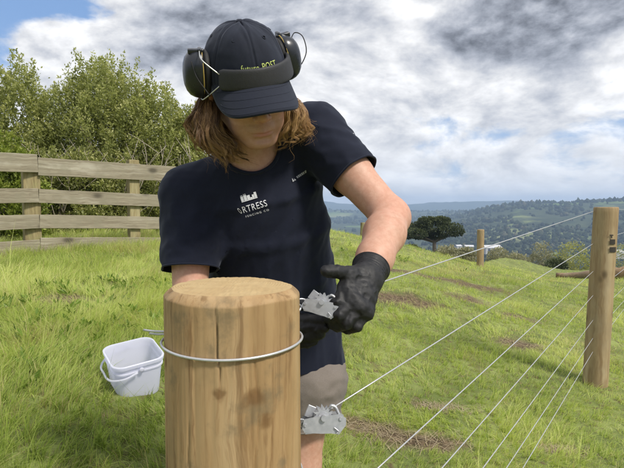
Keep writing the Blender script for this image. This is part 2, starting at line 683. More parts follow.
def ground_z(x, y):
    x, y = np.asarray(x, float), np.asarray(y, float)
    r = np.hypot(x, y) + 1e-9
    az = np.degrees(np.arctan2(x, y))
    k = np.minimum(r, 17.0) / r
    xc, yc = x * k, y * k
    z = np.full_like(xc, _RW[len(_CP)]) + _RW[-2] * xc + _RW[-1] * yc
    for (cx, cy, _), w in zip(_CP, _RW[:len(_CP)]):
        z = z - w * np.sqrt((xc - cx) ** 2 + (yc - cy) ** 2 + 0.64)
    side = sstep(az, 17, 28)
    rc = 12.5 + 24 * side
    s = np.maximum(r - rc, 0)
    drop = np.where(s < 9, 0.018 * s ** 2, 0.018 * 81 + 0.324 * (s - 9))
    z = z - drop - np.maximum(r - 17, 0) * 0.10 * side
    z = z + (n2(x, y, 0.9, 3, 3) - 0.5) * 0.14 * sstep(r, 1.0, 3.0) + (n2(x, y, 4.0, 5, 3) - 0.5) * 0.05
    # valley and hills
    nz = n2(x + 900, y, 1 / 420.0, 11, 5)
    nb = n2(x, y + 500, 1 / 1500.0, 13, 4)
    zf = -86 + 26 * (nz - 0.5) * sstep(r, 300, 1200)
    right = sstep(az, 9, 24)
    zf = zf + (84 * right + 10) * np.exp(-((r - 1900 - 260 * (nb - 0.5)) / 620) ** 2) * (0.75 + 0.5 * nz)
    zf = zf + 74 * np.exp(-((r - 3000) / 650) ** 2) * (0.55 + 0.9 * (n2(x + 40, y, 1 / 900.0, 17, 4)))
    zf = zf + 178 * np.exp(-((r - 5000) / 700) ** 2) * (0.26 + 1.12 * n2(x, y + 77, 1 / 700.0, 19, 5))
    k = 3.0
    h = np.clip(0.5 + 0.5 * (zf - z) / k, 0, 1)
    return np.where(r < 20, z, z + (zf - z) * h + k * h * (1 - h))


def ray_ground(px, py):
    D = at(px, py, 1.0) - C0
    P = C0 + D * np.geomspace(0.8, 60, 900)[:, None]
    hit = np.nonzero(P[:, 2] <= ground_z(P[:, 0], P[:, 1]))[0]
    return P[hit[0]] if len(hit) else P[-1]


DIRT = []
for px, py, rx, ry in ((418, 442, 0.34, 0.13), (365, 428, 0.22, 0.10), (520, 345, 0.30, 0.20), (440, 408, 0.2, 0.07), (400, 300, 0.5, 0.28), (470, 300, 0.3, 0.2),
                       (520, 318, 0.35, 0.12), (405, 272, 0.7, 0.35), (62, 300, 0.30, 0.2), (560, 452, 0.15, 0.06), (470, 285, .8, .3)):
    p = ray_ground(px, py)
    DIRT.append((p[0], p[1], rx, ry))


def dirt(x, y):
    m = np.zeros_like(x)
    for cx, cy, rx, ry in DIRT:
        m = np.maximum(m, 1 - np.hypot((x - cx) / rx, (y - cy) / ry))
    n = n2(x, y, 7.0, 23, 3)
    return sstep(m + (n - 0.5) * 0.9, 0.05, 0.5)


M = {}


def build_ground():
    azs = np.radians(np.concatenate([np.arange(-180, -62, 4.0), np.arange(-62, -40, 0.6), np.arange(-40, 40, 0.2), np.arange(40, 62, 0.6), np.arange(62, 180, 4.0)]))
    rs = np.concatenate([[0.02], np.geomspace(0.35, 30, 150), np.geomspace(31, 6300, 170)])
    A, Rr = np.meshgrid(azs, rs)
    x, y = Rr * np.sin(A), Rr * np.cos(A)
    z = ground_z(x, y)
    V = np.stack([x, y, z], -1).reshape(-1, 3)
    na, nr = len(azs), len(rs)
    i = np.arange(nr - 1)[:, None] * na
    j = np.arange(na)[None, :]
    j2 = (j + 1) % na
    Q = np.stack([i + j, i + j2, i + na + j2, i + na + j], -1).reshape(-1, 4)[:, ::-1]
    c = np.zeros((len(V), 3))
    c[:, 0] = dirt(V[:, 0], V[:, 1]) * (np.hypot(V[:, 0], V[:, 1]) < 25)
    m, t = new_mat('paddock_ground')
    g = t.node('ShaderNodeNewGeometry').outputs['Position']
    r = t.vmath('LENGTH', g)
    tint = t.node('ShaderNodeSeparateColor', {'Color': t.node('ShaderNodeVertexColor', layer_name='tint').outputs[0]}).outputs[0]
    n1 = t.noise(g, 3.0, 6, 0.6)
    n2_ = t.noise(g, 22.0, 5, 0.65)
    turf = t.mix(t.smooth(n1, 0.35, 0.65), (0.115, 0.145, 0.042), (0.23, 0.265, 0.085))
    turf = t.mix(t.smooth(n2_, 0.5, 0.7), turf, (0.11, 0.085, 0.045))
    soil = t.mix(t.smooth(n2_, 0.3, 0.7), (0.055, 0.038, 0.024), (0.17, 0.125, 0.075))
    near = t.mix(tint, turf, soil)
    f1 = t.noise(t.mapping(g, (1 / 330, 1 / 330, 0)), 1.0, 6, 0.62)
    f2 = t.noise(t.mapping(g, (1 / 700, 1 / 700, 0), loc=(4, 9, 0)), 1.0, 3, 0.5)
    f3 = t.noise(t.mapping(g, (1 / 45, 1 / 45, 1 / 45)), 1.0, 5, 0.65)
    wood = t.mix(t.smooth(f3, 0.3, 0.7), (0.018, 0.030, 0.012), (0.06, 0.075, 0.030))
    past = t.mix(t.smooth(f2, 0.4, 0.62), (0.11, 0.165, 0.04), (0.20, 0.21, 0.09))
    far = t.mix(t.math('MULTIPLY', t.smooth(f1, 0.55, 0.60), t.smooth(r, 4300.0, 3500.0)), wood, past)
    col = t.mix(t.smooth(r, 26.0, 70.0), near, far)
    finish(m, t, col, 0.9, t.math('ADD', n1, n2_), 0.5, 0.03, spec=0.15)
    o = mk('ground', V, Q, m, cols=c)
    tag(o, kind='structure')
    return o


# ------------------------------------------------------------------ grass
KEEP_OUT = []   # (x, y, radius)


def blades(x, y, h, w, lean, ldir, levels, tone, dry):
    """ribbons that bend over; returns vertices, triangles and tint"""
    n = len(x)
    z = ground_z(x, y) - 0.01
    face = rng.uniform(0, np.pi, n)
    sx, sy = np.cos(face), np.sin(face)
    ts = np.linspace(0, 1, levels)
    V = []
    C = []
    for k, t in enumerate(ts):
        wk = w * (1 - t ** 1.6) * (0.75 + 0.25 * (t < .5))
        off = lean * t ** 1.8 * h
        px = x + np.cos(ldir) * off
        py = y + np.sin(ldir) * off
        pz = z + h * t * (1 - 0.38 * lean * t)
        if k < levels - 1:
            V.append(np.stack([px - sx * wk / 2, py - sy * wk / 2, pz], 1))
            V.append(np.stack([px + sx * wk / 2, py + sy * wk / 2, pz], 1))
        else:
            V.append(np.stack([px, py, pz], 1))
    m = 2 * (levels - 1) + 1
    V = np.stack(V, 1).reshape(-1, 3)
    T = []
    for k in range(levels - 2):
        a = 2 * k
        T += [(a, a + 1, a + 3), (a, a + 3, a + 2)]
    a = 2 * (levels - 2)
    T.append((a, a + 1, a + 2))
    T = (np.arange(n)[:, None, None] * m + np.array(T)[None]).reshape(-1, 3)
    col = np.zeros((n, m, 3))
    tt = np.array([t for t in ts[:-1] for _ in (0, 1)] + [1.0])
    col[:, :, 0] = tone[:, None]
    col[:, :, 1] = dry[:, None]
    col[:, :, 2] = tt[None]
    return V, T, col.reshape(-1, 3)


def build_grass():
    m, t = new_mat('grass_blade')
    tint = t.node('ShaderNodeSeparateColor', {'Color': t.node('ShaderNodeVertexColor', layer_name='tint').outputs[0]})
    c = t.ramp(tint.outputs[0], [(0.0, (0.16, 0.225, 0.045)), (0.35, (0.36, 0.455, 0.105)), (0.7, (0.54, 0.61, 0.175)), (1.0, (0.67, 0.68, 0.28))])
    c = t.mix(tint.outputs[1], c, (0.52, 0.43, 0.24))
    d = t.node('ShaderNodeBsdfPrincipled', {'Base Color': c, 'Roughness': 0.5, 'Specular IOR Level': 0.3})
    tr = t.node('ShaderNodeBsdfTranslucent', {'Color': t.mix(1.0, c, (1.1, 1.2, 0.7), 'MULTIPLY')})
    mx = t.node('ShaderNodeMixShader', {0: 0.50, 1: d.outputs[0], 2: tr.outputs[0]})
    t.node('ShaderNodeOutputMaterial', {'Surface': mx.outputs[0]})
    Vs, Ts, Cs = [], [], []
    off = 0
    for (r0, r1, n, lv, wide, amax) in ((1.0, 4.2, 140000, 4, 1.0, 46), (4.2, 8.5, 115000, 3, 1.6, 44), (8.5, 19, 80000, 3, 2.9, 42), (19, 42, 20000, 3, 6.0, 40)):
        u = rng.uniform(0, 1, n)
        p = 1.15
        r = (r0 ** p + u * (r1 ** p - r0 ** p)) ** (1 / p)
        az = np.radians(rng.uniform(-amax, amax, n))
        x, y = r * np.sin(az), r * np.cos(az)
        # gather into tufts
        cell = 0.075 * wide
        gx, gy = np.round(x / cell), np.round(y / cell)
        hx = _hash(gx.astype(int), gy.astype(int), np.zeros(n, int), 41)
        hy = _hash(gx.astype(int), gy.astype(int), np.ones(n, int), 42)
        tx, ty = (gx + hx - 0.5) * cell, (gy + hy - 0.5) * cell
        pull = rng.uniform(0.0, 0.6, n)
        x, y = x + (tx - x) * pull, y + (ty - y) * pull
        dm = dirt(x, y)
        keep = rng.uniform(0, 1, n) > dm * (0.80 - 0.25 * sstep(r, 4, 8))
        for kx, ky, kr in KEEP_OUT:
            keep &= np.hypot(x - kx, y - ky) > kr
        x, y, dm, hx, hy, r = x[keep], y[keep], dm[keep], hx[keep], hy[keep], r[keep]
        n = len(x)
        big = n2(x, y, 0.75, 31, 3)
        mid = n2(x, y, 2.6, 33, 3)
        # mown or grazed short to the right of the fence, rank on the left
        left = sstep(-x, -0.6, 1.2)
        h = (0.048 + 0.057 * left) * (0.45 + 1.1 * mid) * (0.6 + 0.8 * hx) * rng.uniform(0.6, 1.35, n)
        h += sstep(mid, 0.55, 0.72) * 0.07 * rng.uniform(0.3, 1, n) * (0.5 + left * 0.5)
        h *= 1 - 0.5 * dm
        h *= 1.0 + 0.25 * sstep(r, 3, 10)
        w = rng.uniform(0.0024, 0.0048, n) * wide
        lean = rng.uniform(0.15, 1.25, n) * (0.7 + 0.6 * hy)
        ldir = n2(x, y, 1.7, 35, 2) * 12 + rng.normal(0, 0.9, n)
        tone = np.clip(0.50 + (big - 0.5) * 1.5 + (mid - 0.5) * 0.7 + rng.normal(0, 0.24, n) + 0.1 * sstep(r, 3, 9), 0, 1)
        patch = sstep(n2(x, y, 1.3, 37, 3), 0.56, 0.7)
        dry = np.where(rng.uniform(0, 1, n) < 0.12 + 0.45 * patch + 0.7 * dm + 0.05 * sstep(r, 6, 12), rng.uniform(0.5, 1, n), rng.uniform(0, 0.12, n))
        # a few long seed stalks
        tall = rng.uniform(0, 1, n) < 0.004
        h = np.where(tall, h * 2.4 + 0.04, h)
        lean = np.where(tall, lean * 0.5, lean)
        V, T, C = blades(x, y, h, w, lean, ldir, lv, tone, dry)
        Vs.append(V)
        Ts.append(T + off)
        Cs.append(C)
        off += len(V)
    o = mk('grass', np.concatenate(Vs), np.concatenate(Ts), m, cols=np.concatenate(Cs))
    tag(o, 'bright green rough pasture grass covering the hillside', 'grass', kind='stuff')
    # flat-lying dead stems on the bare patches
    Vs, n = [], 1700
    ci = rng.integers(0, len(DIRT), n)
    D = np.array(DIRT)
    x = D[ci, 0] + rng.normal(0, 0.5, n) * D[ci, 2]
    y = D[ci, 1] + rng.normal(0, 0.5, n) * D[ci, 3]
    L = rng.uniform(0.03, 0.12, n)
    a = rng.uniform(0, np.pi, n)
    w = rng.uniform(0.0005, 0.0011, n)
    dx, dy = np.cos(a) * L / 2, np.sin(a) * L / 2
    gzc, tilt = ground_z(x, y), rng.uniform(0, 0.008, n)
    pts = []
    for sgn, e in ((-1, -1), (-1, 1), (1, 1), (1, -1)):
        X = x + sgn * dx - np.sin(a) * w * e
        Y = y + sgn * dy + np.cos(a) * w * e
        pts.append(np.stack([X, Y, gzc + 0.006 + sgn * tilt], 1))
    V = np.stack(pts, 1).reshape(-1, 3)
    ms, t = new_mat('dead_stem')
    oi = t.noise(t.node('ShaderNodeNewGeometry').outputs['Position'], 9.0, 2)
    finish(ms, t, t.mix(oi, (0.20, 0.15, 0.085), (0.46, 0.38, 0.24)), 0.8)
    o = mk('dead_grass_litter', V, np.arange(4 * n).reshape(-1, 4), ms)
    tag(o, 'dry straw-coloured stems lying on the bare soil patches', 'dead grass', kind='stuff')


def leaf_quads(P, D, L, W, seed_tone, spread=0.9):
    """a pointed, folded leaf (two triangles each side of the midrib) at every P along D"""
    n = len(P)
    D = D / (np.linalg.norm(D, axis=1)[:, None] + 1e-9)
    r = rng.normal(size=(n, 3))
    S = np.cross(D, r)
    S /= np.linalg.norm(S, axis=1)[:, None] + 1e-9
    N = np.cross(S, D)
    L, W = L[:, None], W[:, None]
    a = P
    b = P + D * L * 0.45 + S * W / 2 + N * W * 0.15
    c = P + D * L
    d = P + D * L * 0.45 - S * W / 2 + N * W * 0.15
    V = np.stack([a, b, c, d], 1).reshape(-1, 3)
    i = np.arange(n)[:, None] * 4
    T = np.concatenate([i + [0, 1, 2], i + [0, 2, 3]])
    C = np.repeat(seed_tone, 4, axis=0)
    return V, T, C


def build_weeds():
    """low broad-leaved plants among the grass on the left"""
    m = mat_leaf('weed_leaf', (0.08, 0.14, 0.02), (0.22, 0.33, 0.05), 0.4)
    Vs, Ts, Cs, off = [], [], [], 0
    spots = [(40, 330, 0.5, 0.3), (15, 300, 0.4, 0.3), (90, 320, 0.35, 0.25), (30, 355, 0.3, 0.2), (140, 290, 0.3, 0.2), (10, 345, 0.4, 0.25), (65, 300, 0.4, 0.3), (350, 252, 0.8, 0.4)]
    for px, py, sx, sy in spots:
        c = ray_ground(px, py)
        wx, wy = c[0] + rng.normal(0, sx, 16), c[1] + rng.normal(0, sy, 16)
        GZ = ground_z(wx, wy) - c[2]
        for k in range(16):
            x, y = wx[k], wy[k]
            if any(math.hypot(x - kx, y - ky) < kr + 0.08 for kx, ky, kr in KEEP_OUT):
                continue
            n = rng.integers(6, 14)
            a = rng.uniform(0, 2 * np.pi, n)
            e = rng.uniform(0.2, 1.2, n)
            D = np.stack([np.cos(a) * np.cos(e), np.sin(a) * np.cos(e), np.sin(e)], 1)
            P = np.array([x, y, float(c[2]) + float(GZ[k]) + 0.01]) + D * rng.uniform(0.0, 0.05, (n, 1))
            tone = np.stack([np.clip(rng.normal(0.45, 0.25, n), 0, 1)] * 3, 1)
            V, T, C = leaf_quads(P, D, rng.uniform(0.03, 0.065, n), rng.uniform(0.014, 0.026, n), tone)
            Vs.append(V)
            Ts.append(T + off)
            Cs.append(C)
            off += len(V)
    o = mk('broadleaf_weeds', np.concatenate(Vs), np.concatenate(Ts), m, cols=np.concatenate(Cs), smooth=False)
    tag(o, 'dark green broad-leaved weeds growing among the pasture grass', 'weeds', kind='stuff')


# ------------------------------------------------------------------ timber: strainer post, fence posts, board fence, log
POST_C = at(233, 286, 0.745)
POST_R = 0.1035


def build_strainer_post():
    M['post_wood'] = post_m = strainer_material()
    top = POST_C[2]
    bot = float(ground_z(POST_C[0], POST_C[1])) - 0.25
    root = empty('strainer_post', (POST_C[0], POST_C[1], bot + 0.25), 'thick round pine strainer post standing in front of the man', 'post')
    n, m = 320, 150
    ang = np.linspace(0, 2 * np.pi, n, endpoint=False)
    hs = np.concatenate([np.linspace(bot, top - 0.10, 70, endpoint=False), np.linspace(top - 0.10, top - 0.012, m - 80, endpoint=False), np.linspace(top - 0.012, top, 10)])
    A, H = np.meshgrid(ang, hs)
    cs, sn = np.cos(A), np.sin(A)
    down = top - H
    r = POST_R * (1 + 0.035 * np.minimum(down, 1.0) + 0.012 * np.cos(2 * A + 0.7) + 0.009 * np.cos(3 * A + 2))
    P3 = np.stack([cs * 3, sn * 3, H * 1.5], -1)
    r = r + (fbm(P3, 3, 51) - 0.5) * 0.007
    P4 = np.stack([cs * 26, sn * 26, H * 3.0], -1)
    r = r + (fbm(P4, 3, 53) - 0.5) * 0.0022
    # irregular saw-cut chamfer round the top
    ch = 0.010 + 0.008 * vnoise(np.stack([cs * 1.6, sn * 1.6, np.zeros_like(A)], -1), 55)
    r = r - np.clip(1 - down / ch, 0, 1) ** 1.4 * ch * 0.95
    # drying checks
    for k in range(26):
        a0 = rng.uniform(-np.pi, np.pi) if k > 7 else (-2.35, -2.05, -1.62, -1.2, -0.95, -1.9, -1.38, -2.6)[k]
        z0 = top - rng.uniform(0.0, 0.30)
        ln = rng.uniform(0.08, 0.35)
        dep = rng.uniform(0.002, 0.008)
        wob = 0.03 * np.sin(H * 25 + k) + (vnoise(np.stack([H * 40, H * 0, H * 0 + k], -1), 57) - 0.5) * 0.03
        da = np.angle(np.exp(1j * (A - a0 - wob)))
        taper = np.clip(1 - np.abs((H - (z0 - ln / 2)) / (ln / 2)) ** 3, 0, 1)
        r = r - dep * np.exp(-(da / 0.0095) ** 2) * taper
    V = np.stack([POST_C[0] + r * cs, POST_C[1] + r * sn, H], -1).reshape(-1, 3)
    mm = len(hs)
    i = np.arange(mm - 1)[:, None] * n
    j = np.arange(n)[None]
    Q = np.stack([i + j, i + (j + 1) % n, i + n + (j + 1) % n, i + n + j], -1).reshape(-1, 4)
    shaft = mk('shaft', V, Q, post_m, root)
    # sawn top: concentric grid with ring relief
    rim = V.reshape(mm, n, 3)[-1]
    rr = np.linspace(1, 0.0, 40)[:-1]
    ctr = np.array([POST_C[0], POST_C[1], top])
    TV = [ctr + (rim - ctr) * q for q in rr]
    TV = np.array(TV)
    rad = np.hypot(TV[..., 0] - ctr[0] + 0.012, TV[..., 1] - ctr[1] - 0.01)
    TV[1:, :, 2] += (fbm(TV[1:] * np.array([300, 60, 1]), 2, 59) - 0.5) * 0.0016 + 0.003 * (1 - (rad[1:] / POST_R) ** 2)
    F = [(a * n + b, a * n + (b + 1) % n, (a + 1) * n + (b + 1) % n, (a + 1) * n + b) for a in range(len(rr) - 1) for b in range(n)]
    F.append([(len(rr) - 1) * n + b for b in range(n)])
    mk('sawn_top', TV.reshape(-1, 3), F, endgrain_material(), root)
    KEEP_OUT.append((POST_C[0], POST_C[1], 0.12))
    return root


def strainer_material():
    m, t = new_mat('treated_pine')
    oc = t.node('ShaderNodeTexCoord').outputs['Object']
    warp = t.vmath('MULTIPLY', t.vmath('SUBTRACT', t.noise(oc, 7, 3, out=1), (.5, .5, .5)), (0.03, 0.03, 0.0))
    ov = t.vmath('ADD', oc, warp)
    g1 = t.noise(t.mapping(ov, (55, 55, 2.2)), 1, 6, 0.62, 0.4)
    g2 = t.noise(t.mapping(ov, (16, 16, 1.7)), 1, 4, 0.55)
    g3 = t.noise(t.mapping(ov, (210, 210, 5)), 1, 4, 0.6)
    blot = t.noise(oc, 9, 5, 0.62)
    blot2 = t.noise(t.vmath('ADD', oc, (3, 8, 1)), 16, 5, 0.6)
    c = t.ramp(t.lin(g2, 0.25, 0.75), [(0.0, (0.215, 0.130, 0.055)), (0.45, (0.34, 0.222, 0.105)), (1.0, (0.43, 0.31, 0.17))])
    c = t.mix(t.math('MULTIPLY', t.smooth(g1, 0.50, 0.66), 0.7), c, (0.155, 0.085, 0.034))
    c = t.mix(t.math('MULTIPLY', t.smooth(g3, 0.52, 0.74), 0.5), c, (0.22, 0.12, 0.05))
    c = t.mix(t.math('MULTIPLY', t.smooth(blot, 0.50, 0.68), 0.55), c, (0.23, 0.165, 0.085))
    c = t.mix(t.math('MULTIPLY', t.smooth(blot2, 0.54, 0.70), 0.65), c, (0.15, 0.115, 0.065))
    # branch knots: centres on the trunk, darker hearts with swirled margins
    kn = None
    for (a, z, s) in ((-1.15, 0.965, 0.022), (-1.62, 0.975, 0.012), (-0.95, 0.93, 0.015), (-2.1, 0.80, 0.020), (-1.3, 0.74, 0.016), (-2.7, 1.0, 0.014), (0.6, 0.9, 0.02), (2.2, 0.85, 0.02)):
        cpt = (POST_R * math.cos(a), POST_R * math.sin(a), z)
        dv = t.vmath('SUBTRACT', t.vmath('ADD', oc, t.vmath('MULTIPLY', t.vmath('SUBTRACT', t.noise(oc, 45, 3, out=1), (.5, .5, .5)), (0.02, 0.02, 0.035))), cpt)
        q = t.smooth(t.vmath('LENGTH', dv), s, s * 0.25)
        kn = q if kn is None else t.math('MAXIMUM', kn, q)
    c = t.mix(t.math('MULTIPLY', kn, 0.72), c, (0.13, 0.065, 0.022))
    h = t.math('ADD', t.math('MULTIPLY', g1, 0.8), t.math('MULTIPLY', g3, 0.5))
    finish(m, t, c, t.lin(g1, 0.3, 0.7, 0.55, 0.8), h, 0.45, 0.0015, spec=0.3)
    return m


def endgrain_material():
    m, t = new_mat('pine_end_grain')
    oc = t.node('ShaderNodeTexCoord').outputs['Object']
    w = t.vmath('ADD', oc, t.vmath('MULTIPLY', t.noise(oc, 14, 3, out=1), (0.012, 0.012, 0)))
    n0 = t.noise(oc, 35, 3)
    s = t.node('ShaderNodeSeparateXYZ', {'Vector': w})
    rad = t.math('SQRT', t.math('ADD', t.math('POWER', t.math('ADD', s.outputs[0], 0.008), 2), t.math('POWER', t.math('SUBTRACT', s.outputs[1], 0.02), 2)))
    rings = t.math('MULTIPLY', t.math('MULTIPLY_ADD', t.math('SINE', t.math('MULTIPLY', rad, 1500)), 0.5, 0.5), t.smooth(n0, 0.3, 0.7))
    saw = t.noise(t.mapping(oc, (20, 260, 1), rot=(0, 0, 0.35)), 1, 3, 0.6)
    n = t.noise(oc, 22, 5, 0.6)
    c = t.mix(t.math('MULTIPLY', rings, 0.7), (0.44, 0.325, 0.17), (0.34, 0.23, 0.105))
    c = t.mix(t.math('MULTIPLY', t.smooth(n, 0.5, 0.72), 0.5), c, (0.33, 0.22, 0.11))
    c = t.mix(t.math('MULTIPLY', t.smooth(saw, 0.5, 0.8), 0.35), c, (0.56, 0.44, 0.26))
    finish(m, t, c, 0.8, t.math('ADD', saw, t.math('MULTIPLY', rings, 0.3)), 0.5, 0.0012, spec=0.2)
    return m


def round_post(name, base, top_z, r, label, mat, lean=(0, 0), marks=False, group=None, seed=1):
    bz = float(ground_z(base[0], base[1]))
    root = empty(name, (base[0], base[1], bz), label, 'fence post', group)
    n = 48
    ang = np.linspace(0, 2 * np.pi, n, endpoint=False)
    hs = np.concatenate([np.linspace(bz - 0.25, top_z - 0.008, 50), [top_z - 0.003, top_z]])
    A, H = np.meshgrid(ang, hs)
    rr = r * (1 + 0.015 * np.cos(2 * A + seed) + 0.03 * (top_z - H)) + (fbm(np.stack([np.cos(A) * 3, np.sin(A) * 3, H * 2 + seed], -1), 3, 61) - 0.5) * 0.05 * r
    k = np.clip((H - (top_z - 0.008)) / 0.008, 0, 1)
    rr = rr - 0.006 * k ** 2
    f = (H - bz)
    V = np.stack([base[0] + rr * np.cos(A) + lean[0] * f, base[1] + rr * np.sin(A) + lean[1] * f, H], -1).reshape(-1, 3)
    m = len(hs)
    F = [(a * n + b, a * n + (b + 1) % n, (a + 1) * n + (b + 1) % n, (a + 1) * n + b) for a in range(m - 1) for b in range(n)]
    F.append([(m - 1) * n + b for b in range(n)])
    mk('shaft', V, F, mat, root)
    KEEP_OUT.append((base[0], base[1], r * 1.05))
    return root


def build_fence_posts():
    wood = mat_wood('post_pine', (0.35, 0.265, 0.145), (0.23, 0.155, 0.078), (0.42, 0.335, 0.205), 1.0, 4.5, (0.28, 0.225, 0.14))
    M['rail_wood'] = mat_wood('weathered_board', (0.33, 0.295, 0.215), (0.19, 0.16, 0.11), (0.42, 0.39, 0.31), 0.9, 2.2, (0.235, 0.215, 0.15), 'X', 0.6)
    M['rail_post'] = mat_wood('mossy_post', (0.33, 0.275, 0.14), (0.19, 0.15, 0.07), (0.42, 0.38, 0.22), 0.9, 2.0, (0.24, 0.25, 0.10))
    # the post the wires run past
    b = at(595, 388, 3.12)
    root = round_post('fence_post', (b[0], b[1]), at(599, 207, 3.12)[2], 0.071, 'tall round pine fence post with black stamped marks near its top', wood, (0.030, 0), seed=2)
    ink = mat_simple('stamp_ink', (0.03, 0.024, 0.018), 0.8, 0.4, 200)

    def stamp(px0, px1, py0, py1):
        mb = MB()
        nx, ny = 7, 5
        V = []
        for j in range(ny):
            for i in range(nx):
                p = at(px0 + (px1 - px0) * i / (nx - 1), py0 + (py1 - py0) * j / (ny - 1), 3.12)
                u = np.clip((p[0] - (b[0] + 0.030 * (p[2] - 0.07))) / 0.0770, -0.97, 0.97)
                V.append((p[0], b[1] - 0.0770 * math.sqrt(1 - u * u), p[2]))
        F = [(j * nx + i, j * nx + i + 1, (j + 1) * nx + i + 1, (j + 1) * nx + i) for j in range(ny - 1) for i in range(nx - 1)]
        mb.add(V, F)
        mb.obj('stamp_mark', ink, root)
    stamp(602.6, 608.2, 238.6, 243.6)
    stamp(602.4, 609.4, 246.2, 251.2)
    stamp(602.4, 606.0, 234.0, 235.2)
    stamp(603.7, 604.9, 235.4, 237.4)
    b = at(480, 268, 10.0)
    round_post('fence_post', (b[0], b[1]), at(480, 229.5, 10.0)[2], 0.072, 'short orange-brown fence post on the grassy brow beside the flat-topped tree', wood, seed=5)
    b = at(362.5, 240, 13.0)
    round_post('fence_post', (b[0], b[1]), at(362.5, 222.5, 13.0)[2], 0.066, 'small weathered post on the brow glimpsed beside the bare forearm', M['rail_post'], (0.03, 0), seed=8)


def rail(a, b, h, th, root, mat, seed):
    """one sawn board from a to b (centres), slightly bowed"""
    a, b = np.asarray(a, float), np.asarray(b, float)
    L = np.linalg.norm(b - a)
    R = frame(np.cross(b - a, (0, 0, 1)), b - a)       # x along, z out of the face
    n = 24
    xs = np.linspace(-L / 2, L / 2, n)
    r = np.random.default_rng(seed)
    bow = np.sin(np.linspace(0, np.pi, n)) * r.normal(0, 0.006)
    prof = [(-h / 2, -th / 2 + .003), (-h / 2 + 0.004, -th / 2), (h / 2 - 0.004, -th / 2), (h / 2, -th / 2 + .003), (h / 2, th / 2 - .003), (h / 2 - 0.004, th / 2), (-h / 2 + 0.004, th / 2), (-h / 2, th / 2 - .003)]
    V = []
    for i, x in enumerate(xs):
        jt = r.normal(0, 0.0012, 2)
        for v, w in prof:
            V.append((x, v + bow[i] + (jt[0] if v > 0 else jt[1]), w))
    k = len(prof)
    F = [(i * k + j, (i + 1) * k + j, (i + 1) * k + (j + 1) % k, i * k + (j + 1) % k) for i in range(n - 1) for j in range(k)]
    F += [tuple(range(k)), tuple((n - 1) * k + j for j in range(k - 1, -1, -1))]
    o = mk('rail', np.array(V), F, mat, smooth=False)
    c = (a + b) / 2 - np.array(root.location)
    mt = Matrix([list(R[0]) + [c[0]], list(R[1]) + [c[1]], list(R[2]) + [c[2]], [0, 0, 0, 1]])
    o.parent = root
    o.matrix_local = mt
    return o


def build_board_fence():
    J = at(40, 250, 6.05)
    Lf = at(-95, 258, 5.0)
    Rt = at(262, 245, 8.9)
    root = empty('board_fence', (J[0], J[1], float(ground_z(J[0], J[1]))), 'weathered four-rail timber board fence in front of the leafy hedge', 'fence')
    rows_l = [(162, 163.5), (196, 195.5), (223.5, 221.5), (249, 246.5)]      # rail centre height at x = 0 and at the joint
    rows_r = [(166.5, 173.5), (196, 201), (221.5, 224), (244.5, 243.5)]      # at the joint and at x = 165
    YL, YR = 5.67, 7.2
    pL, pR = at(0, 208, YL), at(165, 208, YR)
    for i in range(4):
        h = 0.225 if i == 0 else 0.175
        zL, zJ0 = at(0, rows_l[i][0], YL)[2], at(40, rows_l[i][1], 6.05)[2]
        zJ, zR = at(40, rows_r[i][0], 6.05)[2], at(165, rows_r[i][1], YR)[2]
        d1 = np.array([pL[0] - J[0], pL[1] - J[1], zL - zJ0])
        d2 = np.array([pR[0] - J[0], pR[1] - J[1], zR - zJ])
        a = np.array([J[0], J[1], zJ0])
        e = np.array([J[0], J[1], zJ])
        gap = d2 / np.linalg.norm(d2) * 0.004
        rail(a + d1 * 4.2, a - gap, h, 0.032, root, M['rail_wood'], i + 1)
        rail(e + gap, e + d2 * 1.5, h, 0.032, root, M['rail_wood'], i + 11)
    t2 = np.array([pR[0] - J[0], pR[1] - J[1], 0])
    t2 /= np.linalg.norm(t2)
    back = np.array([-t2[1], t2[0], 0])
    if back[1] < 0:
        back = -back
    for px, Yp, w in ((33, 6.02, 0.19), (134, 6.95, 0.15), (-90, 5.05, 0.15)):
        s = at(px, 208, Yp)
        # put the post behind the boards
        base = J * np.array([1, 1, 0]) + t2 * ((s - J) @ t2) + back * (0.022 + 0.065)
        if px < 0:
            d1n = np.array([pL[0] - J[0], pL[1] - J[1], 0])
            base = J * np.array([1, 1, 0]) + d1n * 2.2 + back * 0.087
        bz = float(ground_z(base[0], base[1])) - 0.2
        topz = at(px, 160, Yp)[2]
        mb = MB()
        mb.box((base[0], base[1], (bz + topz) / 2), (w, 0.12, topz - bz), frame((0, 0, 1), t2), 0.008)
        mb.obj('post', M['rail_post'], root, smooth=False)


def build_log():
    pts = [at(556, 283, 15.3), at(578, 282, 14.9), at(600, 278, 14.4), at(616, 273, 14.0), at(640, 267, 13.7), at(675, 262, 13.5)]
    pts = spline(pts, 26)
    rad = np.linspace(0.08, 0.24, 26) * (1 + 0.06 * rng.normal(size=26))
    pts[:, 2] = ground_z(pts[:, 0], pts[:, 1]) + rad * 0.75 + 0.02
    m = mat_wood('fallen_timber', (0.33, 0.22, 0.13), (0.17, 0.11, 0.06), (0.42, 0.32, 0.21), 0.3, 2, (0.2, 0.16, 0.12), 'X')
    mb = MB()
    mb.tube(pts, rad, 14)
    o = mb.obj('fallen_log', m, loc=tuple(pts[3]))
    # settle it on the slope
    tag(o, 'long brown fallen log lying on the slope behind the stamped post', 'log')

